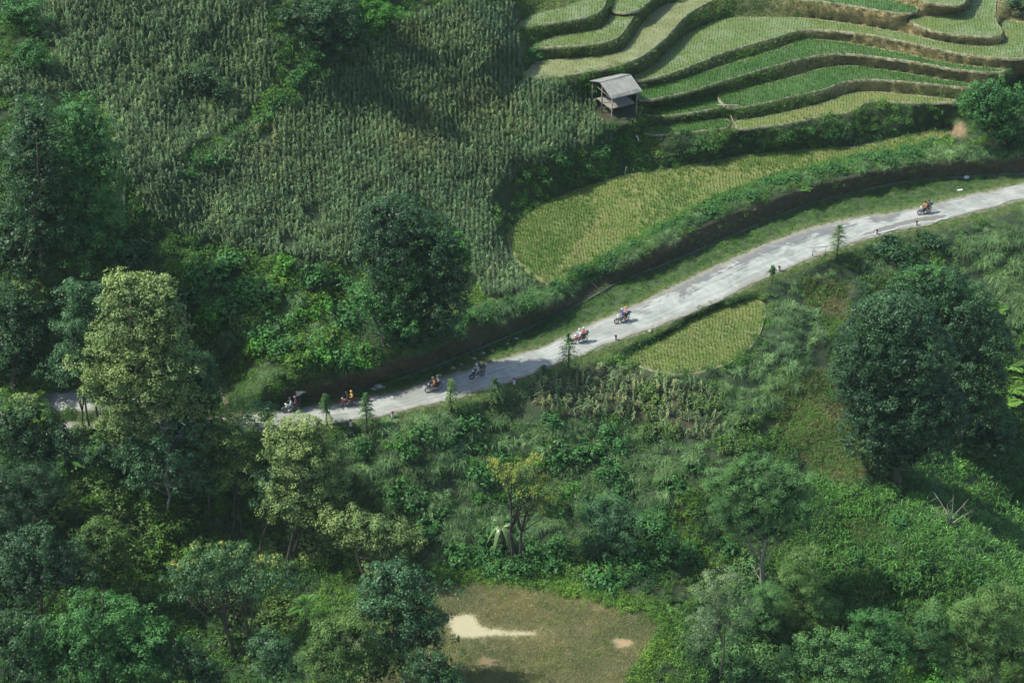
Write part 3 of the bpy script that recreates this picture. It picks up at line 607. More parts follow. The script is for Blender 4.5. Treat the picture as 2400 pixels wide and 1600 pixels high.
proto('rice', [pmesh('rice_tuft', proto_tuft(s, 9, .42, .034, .045), ML['rice']) for s in (41, 42)])
proto('rice_g', [pmesh('rice_tuft', proto_tuft(s, 11, .48, .034, .055), ML['rice_g']) for s in (43, 44)])
proto('rice_p', [pmesh('rice_tuft', proto_tuft(s, 7, .36, .03, .04), ML['rice_p']) for s in (45, 46)])
proto('short', [pmesh('grass_tuft', proto_tuft(s, 16, .17, .03, .14, (.5, 1.4)), ML['short']) for s in (51, 52)])
proto('drytuft', [pmesh('dry_grass_tuft', proto_tuft(s, 18, .3, .03, .14, (.4, 1.3)), ML['dry']) for s in (53, 54)])
proto('meadow', [pmesh('grass_tuft', proto_tuft(s, 14, .16, .03, .15, (.3, 1.3)), ML['meadow']) for s in (55, 56)])
proto('fern', [pmesh('fern_plant', proto_fern(s), ML['fern']) for s in (61, 62)])
proto('fern_d', [pmesh('fern_plant', proto_fern(s), ML['fern_d']) for s in (63,)])

def scatter(name, pts, key, scale, label, cat, tilt=0.12, zs=None):
    """one object of ground cover: instances of the plant meshes on points"""
    n = len(pts)
    if n == 0: return
    col = bpy.data.collections.new('plants_for_'+name)
    for me in PROTO[key]: col.objects.link(bpy.data.objects.new(me.name, me))
    me = bpy.data.meshes.new(name); me.vertices.add(n); me.vertices.foreach_set('co', np.asarray(pts, np.float32).ravel())
    rot = np.c_[rng.normal(0, tilt, n), rng.normal(0, tilt, n), rng.random(n)*2*PI]
    sc = scale[0]+(scale[1]-scale[0])*rng.random(n); s3 = np.c_[sc, sc, sc*(zs if zs is not None else 1)]
    for k, a in (('rot', rot), ('scl', s3)):
        at = me.attributes.new(k, 'FLOAT_VECTOR', 'POINT'); at.data.foreach_set('vector', a.astype(np.float32).ravel())
    at = me.attributes.new('pick', 'INT', 'POINT'); at.data.foreach_set('value', rng.integers(0, len(PROTO[key]), n).astype(np.int32))
    ob = link(name, me)
    ng = bpy.data.node_groups.new('plant_'+name, 'GeometryNodeTree')
    ng.interface.new_socket('Geometry', in_out='INPUT', socket_type='NodeSocketGeometry'); ng.interface.new_socket('Geometry', in_out='OUTPUT', socket_type='NodeSocketGeometry')
    N = ng.nodes; gi = N.new('NodeGroupInput'); go = N.new('NodeGroupOutput'); ip = N.new('GeometryNodeInstanceOnPoints'); ci = N.new('GeometryNodeCollectionInfo')
    ci.inputs['Collection'].default_value = col; ci.inputs['Separate Children'].default_value = True; ci.inputs['Reset Children'].default_value = True
    def na(nm, ty):
        a = N.new('GeometryNodeInputNamedAttribute'); a.data_type = ty; a.inputs['Name'].default_value = nm; return a.outputs['Attribute']
    L = ng.links; L.new(gi.outputs[0], ip.inputs['Points']); L.new(ci.outputs[0], ip.inputs['Instance']); ip.inputs['Pick Instance'].default_value = True
    L.new(na('pick', 'INT'), ip.inputs['Instance Index'])
    er = N.new('FunctionNodeEulerToRotation'); L.new(na('rot', 'FLOAT_VECTOR'), er.inputs[0]); L.new(er.outputs[0], ip.inputs['Rotation'])
    L.new(na('scl', 'FLOAT_VECTOR'), ip.inputs['Scale']); L.new(ip.outputs[0], go.inputs[0])
    md = ob.modifiers.new('plants', 'NODES'); md.node_group = ng
    tag(ob, label, cat, kind='stuff'); return ob
def samples(n, box=(-340, -240, 2700, 1800)):
    return np.c_[rng.uniform(box[0], box[2], n), rng.uniform(box[1], box[3], n)]
def pts_of(uv, lift=0.0):
    P = G(uv[:, 0], uv[:, 1]); P[:, 2] += lift; return P
def pick(n, *zs, box=(-340, -240, 2700, 1800), dens=None):
    s = samples(n, box); z = zone(s[:, 0], s[:, 1]); k = np.isin(z, zs)
    s = s[k]
    if dens is not None: s = s[rng.random(len(s)) < dens(s[:, 0], s[:, 1])]
    return s
vn_a, vn_b, vn_c = vnoise(60, 21), vnoise(120, 22), vnoise(35, 23)
def field(A, u, v):
    return A[np.clip(((v-GV0)/GS).astype(int), 0, NV-1), np.clip(((u-GU0)/GS).astype(int), 0, NU-1)]

# maize standing in rows that run up the hill
def rows(zid, du, dv, box, wob=4.0, skip=0.05):
    U_ = []; 
    for k, u0 in enumerate(np.arange(box[0], box[2], du)):
        v = np.arange(box[1], box[3], dv)+rng.normal(0, dv*.25, len(np.arange(box[1], box[3], dv)))
        u = u0+wob*np.sin(v/55+u0/140)+rng.normal(0, du*.06, len(v)); U_.append(np.c_[u, v])
    s = np.concatenate(U_); s = s[rng.random(len(s)) > skip]; return s[zone(s[:, 0], s[:, 1]) == zid]
EXTRA = globals().get('EXTRA', 1.0)
s = rows(MAIZE, 10.5, 3.2, (-120, -100, 1500, 700))
hole = (field(vn_a, s[:, 0], s[:, 1])+.6*field(vn_c, s[:, 0], s[:, 1])) > 2.3
top = inpoly(s[:, 0], s[:, 1], smooth_poly(maize_top, 4))
s = s[~(hole) & ~(top & (rng.random(len(s)) < .33))]
dryf = field(vn_b, s[:, 0], s[:, 1]) > 1.1
dryf |= inpoly(s[:, 0], s[:, 1], [(1000,190),(1180,200),(1220,330),(1080,330)]) & (rng.random(len(s)) < .5)
scatter('maize_field', pts_of(s[~dryf]), 'maize', (.45, .68), 'dense grey-green maize crop in rows over the upper left hillside', 'maize crop', .1)
scatter('yellowing_maize', pts_of(s[dryf]), 'maize_dry', (.45, .68), 'yellowing patches of maize within the hillside maize field', 'maize crop', .14)
print('maize', len(s))
# rice seedlings in wavering rows
def rice(names, key, du, dv, label, sc=(.8, 1.15), lift=0.0, wob=5.0, thin=0.0, nm='rice_seedlings', part=0):
    out = []
    for pn in names:
        Q, z, look = padpoly[pn]; c = Q.mean(0); Q2 = c+(Q-c)*0.992
        u0, v0 = Q.min(0); u1, v1 = Q.max(0); u = np.arange(u0, u1, du); v = np.arange(v0, v1, dv); uu, vv = np.meshgrid(u, v)
        ph = rng.random()*6; uu = uu+wob*np.sin(vv/13+uu/60+ph)+.5*wob*np.sin(vv/29-uu/37+ph)+rng.normal(0, du*.09, uu.shape); vv = vv+rng.normal(0, dv*.3, vv.shape)
        uu, vv = uu.ravel(), vv.ravel(); k = inpoly(uu, vv, Q2) & (rng.random(len(uu)) > thin); uu, vv = uu[k], vv[k]
        if part: k = (field(vn_b, uu*.9+vv*.6, vv*1.3)+.35*field(vn_a, uu, vv)+.25*rng.standard_normal(len(uu)) > .25) == (part > 0); uu, vv = uu[k], vv[k]
        x, y, zz = on_z(uu, vv, np.full(len(uu), z)); out.append(np.c_[x, y, zz])
    P = np.concatenate(out); print(nm, names, len(P)); return scatter(nm, P, key, sc, label, 'rice crop', .1)
rice(['big'], 'rice_g', 6.6, 3.0, 'bright green swathes of rice within the long curved paddy', (.8, 1.3), wob=3.0, part=1)
rice(['big'], 'rice', 7.0, 3.2, 'yellow-green rice seedlings planted in rows across the long curved paddy', (.8, 1.2), wob=3.0, part=-1)
rice(['small'], 'rice', 7.6, 3.6, 'yellow-green rice seedlings in the small paddy below the road', (.8, 1.3), wob=2.5)
rice(['low_left', 'mid_left', 'mid', 'upper_mid', 'top'], 'rice_g', 6.2, 3.0, 'bright green rice seedlings on the middle terraces behind the hut', (.8, 1.2), wob=2.5)
rice(['low'], 'rice', 6.8, 3.2, 'sparse yellowish rice seedlings on the lowest long terrace', (.6, 1.0), wob=2.5)
rice(['pale', 'corner', 'top_right', 'left_mid', 'left_top', 'gap'], 'rice_p', 6.6, 3.2, 'thin pale rice seedlings standing in the silvery flooded terraces', (.85, 1.25), wob=2.2)
rice(['brown'], 'rice_p', 7.4, 3.6, 'sparse rice seedlings in the brown flooded terrace left of the hut', (.5, .9), wob=3.0, thin=.35)
# general weeds
box_all = (-340, -240, 2700, 1800)
s = pick(int(46000), WEED, dens=lambda u, v: np.full(len(u), .8))
a = field(vn_a, s[:, 0], s[:, 1])+.5*field(vn_c, s[:, 0], s[:, 1]); yel = a > .7; drk = a < -.75
scatter('weed_cover', pts_of(s[~yel & ~drk]), 'weed', (.55, 1.15), 'mixed green weeds and creepers covering the slopes', 'weeds', .25)
scatter('pale_weed_cover', pts_of(s[yel]), 'weed_y', (.5, 1.1), 'yellow-green leafy patches among the weeds on the slopes', 'weeds', .25)
scatter('dark_weed_cover', pts_of(s[drk]), 'weed_d', (.6, 1.2), 'dark green leafy patches among the weeds on the slopes', 'weeds', .25)
s = pick(9000, WEED, dens=lambda u, v: (field(vn_b, u, v) > -.2)*.35)
scatter('slope_grass', pts_of(s), 'tuss', (.4, .85), 'tufts of long grass growing through the weeds of the slopes', 'grass', .2)
# weeds under the maize and at its margin
s = pick(9000, MAIZE, PATCH, dens=lambda u, v: .45+.4*(field(vn_a, u, v)+.6*field(vn_c, u, v) > 1.2))
scatter('field_weeds', pts_of(s), 'weed', (.35, .7), 'green weeds growing between the maize stalks', 'weeds', .2)
# long grass slopes
s = pick(22000, TUSS, dens=lambda u, v: np.full(len(u), .42))
scatter('long_grass', pts_of(s), 'tuss', (.55, 1.05), 'long arching grass covering the slope below the road', 'grass', .22)
s = pick(20000, TUSS, dens=lambda u, v: np.full(len(u), .5))
scatter('slope_creepers', pts_of(s), 'weed', (.4, .9), 'green creepers between the long grass below the road', 'weeds', .25)
s = pick(26000, BROAD, dens=lambda u, v: np.full(len(u), .5))
scatter('ridge_weeds', pts_of(s), 'weed', (.4, .8), 'green weeds under the broad-bladed grass of the lower right ridge', 'weeds', .2)
s = pick(30000, BROAD, dens=lambda u, v: np.full(len(u), .95))
scatter('broad_grass', pts_of(s), 'broad', (.7, 1.15), 'broad-bladed rich green grass on the lower right ridge', 'grass', .2)
# verges
s = pick(120000, VERGE, box=(560, 380, 2700, 1040))
scatter('verge_grass', pts_of(s), 'short', (.5, 1.15), 'short light green grass along both verges of the road', 'grass', .2)
s = pick(60000, DITCHS, box=(440, 300, 2700, 980), dens=lambda u, v: np.full(len(u), .5))
scatter('roadside_weeds', pts_of(s), 'low', (.5, 1.15), 'low green weeds between the gutter and the road', 'weeds', .2)
s = pick(16000, VERGE, box=(560, 380, 2700, 1040), dens=lambda u, v: (field(vn_c, u, v) > .3)*.25)
scatter('verge_weeds', pts_of(s), 'low', (.3, .7), 'scattered low weeds in the short grass of the verges', 'weeds', .2)
# dark cut bank: thin dry and green growth
s = pick(40000, BANK, box=(560, 240, 2700, 960), dens=lambda u, v: np.full(len(u), .18))
scatter('bank_grass', pts_of(s), 'drytuft', (.5, 1.0), 'thin brownish grass on the cut earth bank above the gutter', 'grass', .3)
s = pick(30000, BANK, box=(560, 240, 2700, 960), dens=lambda u, v: (field(vn_c, u, v) > -.4)*.16)
scatter('bank_weeds', pts_of(s), 'low', (.5, 1.3), 'scattered green weeds on the cut earth bank above the gutter', 'weeds', .3)
# terrace risers
s = pick(150000, RISER, box=(1180, -100, 2480, 320))
tanm = (np.clip((s[:, 0]-1730)/180, 0, 1)*np.clip((235-s[:, 1])/30, 0, 1)*.85+.12) > rng.random(len(s))
s1 = s[tanm]; s1 = s1[rng.random(len(s1)) < .6]
scatter('riser_dry_grass', pts_of(s1), 'drytuft', (.4, .9), 'straw-coloured dry grass on the steep steps between the terraces', 'grass', .3)
s2 = s[~tanm]; s2 = s2[rng.random(len(s2)) < .35]
scatter('riser_green_grass', pts_of(s2), 'short', (.7, 1.8), 'green grass on the steep steps between the terraces', 'grass', .3)
s2 = s[~tanm & (field(vn_c, s[:, 0], s[:, 1]) > .0)]; s2 = s2[rng.random(len(s2)) < .12]
scatter('riser_weeds', pts_of(s2), 'low', (.5, 1.2), 'green weeds hanging on the steep steps between the terraces', 'weeds', .3)
# meadow
s = pick(150000, MEAD, box=(840, 1320, 1540, 1720)); pud = [smooth_poly(p, 4) for p in ([(1030,1420),(1084,1412),(1104,1435),(1138,1445),(1184,1447),(1235,1452),(1205,1462),(1138,1460),(1084,1466),(1040,1460)], [(1405,1468),(1430,1465),(1454,1472),(1446,1484),(1430,1490),(1412,1486)], [(1094,1512),(1118,1508),(1152,1518),(1140,1530),(1115,1532),(1098,1526)])]
for p in pud: s = s[~inpoly(s[:, 0], s[:, 1], p)]
s = s[rng.random(len(s)) < .45]
scatter('meadow_grass', pts_of(s), 'meadow', (.5, 1.2), 'short trampled olive grass of the flat meadow at the bottom', 'grass', .25)
s3 = s[(field(vn_a, s[:, 0], s[:, 1]) > .2)]; s3 = s3[rng.random(len(s3)) < .06]
scatter('meadow_green_grass', pts_of(s3), 'short', (.8, 1.7), 'greener grass patches on the flat meadow', 'grass', .25)
# dry slope
s = pick(50000, DRY, dens=lambda u, v: np.full(len(u), .5), box=(1700, 600, 2100, 1260))
scatter('dry_slope_grass', pts_of(s), 'drytuft', (.7, 1.6), 'brown dry grass on the bare slope left of the big round tree', 'grass', .4)
s = pick(30000, DRY, dens=lambda u, v: (field(vn_c, u, v) > -.4)*.5, box=(1700, 600, 2100, 1260))
scatter('dry_slope_weeds', pts_of(s), 'low', (.5, 1.3), 'yellow-green weeds in the dry grass left of the big round tree', 'weeds', .3)
# hedge of long grass and weeds along bank edges
def edge_pts(P, n, sv, zlift=0.0):
    Q = resample(smooth_poly(P, 4, False), n); Q = Q+np.c_[rng.normal(0, 4, n), rng.normal(0, sv, n)]; return Q
e1 = edge_pts([(2352,348),(2200,355),(2069,366),(1960,382),(1868,405),(1760,438),(1700,462),(1650,480),(1568,520),(1500,558),(1418,598),(1340,638),(1290,672),(1230,690),(1118,715),(1060,740),(984,782),(930,815)], 620, 7)
scatter('bank_edge_grass', pts_of(e1), 'tuss', (.6, 1.05), 'long grass hanging over the edge of the cut bank above the road', 'grass', .3)
e2 = edge_pts([(2180,330),(2069,352),(1950,374),(1850,397),(1760,422),(1650,462),(1560,508),(1480,552),(1400,598),(1330,630),(1290,660)], 620, 5)
scatter('bank_edge_weeds', pts_of(e2), 'weed', (.6, 1.05), 'leafy hedge of weeds along the lower edge of the long curved paddy', 'weeds', .2)
e3 = edge_pts([(1440,815),(1490,785),(1580,740),(1660,700),(1730,685)], 170, 4)
scatter('small_paddy_hedge', pts_of(e3), 'weed_d', (.45, .75), 'dark low hedge between the road verge and the small paddy', 'weeds', .2)
e4 = edge_pts([(1000,1325),(1080,1322),(1200,1330),(1300,1350),(1420,1382),(1510,1405),(1530,1440),(1500,1500),(1450,1580)], 420, 11)
scatter('meadow_hedge', pts_of(e4), 'weed_y', (.5, .95), 'yellow-green bramble hedge around the upper edge of the meadow', 'weeds', .2)
# ------------------------------------------------------------------ trees and shrubs: every one its own crown and trunk
bark = {}
def barkmat(k, c1, c2):
    m, nt, b, o = newmat('bark_'+k); n = noise(nt, 3.0, 5, 0.7, pos(nt)); nt.links.new(ramp(nt, n, [(0.3, c1), (0.7, c2)]), b.inputs['Base Color']); b.inputs['Roughness'].default_value = 0.9
    nt.links.new(bump(nt, n, 0.6, 0.05), b.inputs['Normal']); bark[k] = m
barkmat('brown', (.05, .04, .028), (.12, .10, .075)); barkmat('pale', (.14, .13, .10), (.30, .28, .23)); barkmat('dark', (.022, .02, .016), (.06, .052, .042))
TL = dict(
 dark=leafmat('dark_evergreen_leaf', (.012,.034,.020), (.036,.070,.038), (.06,.10,.05), .93, .18, .38, .5),
 teal=leafmat('blue_green_leaf', (.018,.046,.030), (.060,.104,.066), (.10,.145,.10), .93, .22, .38, .5),
 deep=leafmat('deep_blue_green_leaf', (.011,.030,.019), (.029,.058,.035), (.05,.085,.05), .93, .18, .4, .5),
 green=leafmat('mid_green_leaf', (.022,.070,.028), (.062,.130,.052), (.09,.17,.06), .93, .28, .42, .45),
 bright=leafmat('bright_green_leaf', (.034,.098,.020), (.085,.185,.038), (.12,.23,.05), .93, .32, .42, .45),
 yellow=leafmat('yellow_green_leaf', (.080,.098,.044), (.20,.205,.11), (.30,.28,.17), .9, .32, .42, .45),
 cream=leafmat('pale_yellow_green_leaf', (.11,.12,.055), (.27,.25,.14), (.38,.34,.2), .88, .32, .42, .45),
 olive=leafmat('olive_leaf', (.040,.060,.022), (.100,.130,.050), (.16,.17,.07), .93, .25, .45, .4),
 feather=leafmat('feathery_green_leaf', (.040,.082,.040), (.100,.155,.080), (.14,.19,.10), .93, .32, .5, .35),
 bamboo=leafmat('bamboo_leaf', (.050,.085,.032), (.125,.165,.070), (.22,.22,.11), .9, .3, .42, .45),
 orange=leafmat('orange_tipped_leaf', (.028,.058,.036), (.085,.115,.050), (.42,.26,.07), .80, .25, .4, .5),
 lime=leafmat('lime_leaf_sun_tinted', (.055,.095,.022), (.125,.175,.045), (.18,.22,.07), .9, .35, .45, .4),  # lighter, yellower leaf: sunlight on the lower left bank put into the colour
 gold=leafmat('golden_leaf', (.09,.10,.03), (.19,.175,.055), (.30,.19,.07), .85, .32, .5, .4),
 grey=leafmat('grey_brown_leaf', (.060,.075,.055), (.135,.145,.110), (.20,.19,.15), .9, .22, .5, .4),
)
def blob_world(b, y0, f=0.9):
    u, v, ru, rv = b[:4]; y = y0+(b[4] if len(b) > 4 else 0.0)
    c, s = on_y(u, v, y); a = ru/s*1.12; w = rv/s*1.12; dep = min(a, w)*f
    cz = math.sqrt(max((w*w-(dep*sP)**2), (0.5*w)**2))/cP
    return c, np.array([a, dep, min(cz, w*1.3)]), s
def crown_mesh(blobs, ls, asp, dens, r, clump=0.75, flat=0.7, core=True, down=0.0, open_=0.0, dome=False):
    VV, TT = [], []
    for c, rad, s in blobs:
        area = 4*PI*((rad[0]*rad[1])**1.6/3+(rad[0]*rad[2])**1.6/3+(rad[1]*rad[2])**1.6/3)**(1/1.6)
        nc = max(5, int(area/(PI*clump*clump)*1.45*(1-open_)))
        d = unit(r.standard_normal((nc, 3))); d[:, 2] = np.where(d[:, 2] < -0.75, -d[:, 2]*.6, d[:, 2]); d = unit(d)
        lump = 1+.24*np.sin(d[:, 0]*5+c[0]*3)*np.cos(d[:, 2]*6+c[2]*2)+.07*r.standard_normal(nc)
        if dome: lump = 1+.07*np.sin(d[:, 0]*5+c[0]*3)*np.cos(d[:, 2]*6+c[2]*2)
        q = np.array(c)+d*rad*(r.uniform(.86 if dome else .62, 1.0, nc)*lump)[:, None]
        npl = max(8, int(dens*clump*clump*3.2/(ls*ls*asp)*.5)); cr = clump*r.uniform(.6, 1.3, nc)
        dd = unit(r.standard_normal((nc, npl, 3))+d[:, None]*.55+np.array([0, 0, .5-down]))
        P = q[:, None]+dd*cr[:, None, None]*np.array([1, 1, flat])*(r.uniform(.6, 1.0, (nc, npl)))[..., None]
        P[..., 2] -= down*r.random((nc, npl))*cr[:, None]
        nr = dd*.9+np.array([-.1, 0, .5])+r.normal(0, .33, (nc, npl, 3))
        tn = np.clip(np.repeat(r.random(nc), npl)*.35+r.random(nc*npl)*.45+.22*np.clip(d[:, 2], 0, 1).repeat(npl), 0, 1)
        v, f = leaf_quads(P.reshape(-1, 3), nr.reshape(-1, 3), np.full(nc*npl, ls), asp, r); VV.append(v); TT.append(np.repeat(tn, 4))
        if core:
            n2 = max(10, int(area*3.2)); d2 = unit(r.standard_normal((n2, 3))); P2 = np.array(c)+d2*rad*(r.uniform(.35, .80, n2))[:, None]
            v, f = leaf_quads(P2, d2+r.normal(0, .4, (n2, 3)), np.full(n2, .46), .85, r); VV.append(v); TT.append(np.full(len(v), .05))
    V = np.concatenate(VV); return V, np.arange(len(V)).reshape(-1, 4), np.concatenate(TT)
def tree(name, label, base, blobs, col, ls=.24, asp=.5, dens=1.35, trunk=.22, bk='brown', trunks=None, cat='tree', group=None, clump=.75, flat=.7, limbs=3, down=0.0, open_=0.0, accent=None, core=True, dy=0.0, dome=False):
    r = np.random.default_rng(int(base[0]*7+base[1]*13) % 99991); ls *= .82
    g = G(*base); root = empty(name, g, 0, label, cat, group)
    bl = [blob_world(b, g.y+dy) for b in blobs]
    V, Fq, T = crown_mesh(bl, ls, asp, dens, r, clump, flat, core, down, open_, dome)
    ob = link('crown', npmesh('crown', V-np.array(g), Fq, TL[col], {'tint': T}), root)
    if accent:
        bl2 = [blob_world(b, g.y+dy) for b in accent[1]]; V, Fq, T = crown_mesh(bl2, accent[2] if len(accent) > 2 else ls, asp, dens, r, clump*.8, flat, False, down, open_*.5, dome)
        a = link('foliage', npmesh('foliage', V-np.array(g), Fq, TL[accent[0]], {'tint': T}), root); a['label'] = 'leaves of a brighter colour in the crown'
    m = MB(); top = max(bl, key=lambda q: q[0].z)
    starts = [(0, 0)] if not trunks else trunks
    for k, (ox, oy) in enumerate(starts):
        p0 = Vector((ox, oy, -.5)); c = bl[k % len(bl)][0]-g if trunks else top[0]-g
        e = Vector((c.x, c.y, c.z+bl[0][1][2]*.2)); pts = [p0+(e-p0)*t+Vector((r.normal(0, .12), r.normal(0, .12), 0))*math.sin(PI*t)*(e.length/6) for t in np.linspace(0, 1, 7)]
        m.tube(pts, [trunk*(1-.82*t) for t in np.linspace(0, 1, 7)], 7)
        for c2, rad, s in bl:
            for j in range(0 if dome else limbs):
                q = c2-g+Vector(r.normal(0, .45, 3))*Vector(rad).length*.5; i = int(r.integers(2, 5)); st = pts[i]
                if (q-st).length > 14: continue
                mid = st+(q-st)*.5+Vector((0, 0, -.08*(q-st).length)); m.tube([st, mid, q], [trunk*.38, trunk*.22, trunk*.06], 5)
    m.build('trunk', bark[bk], root)
    return root
T = tree
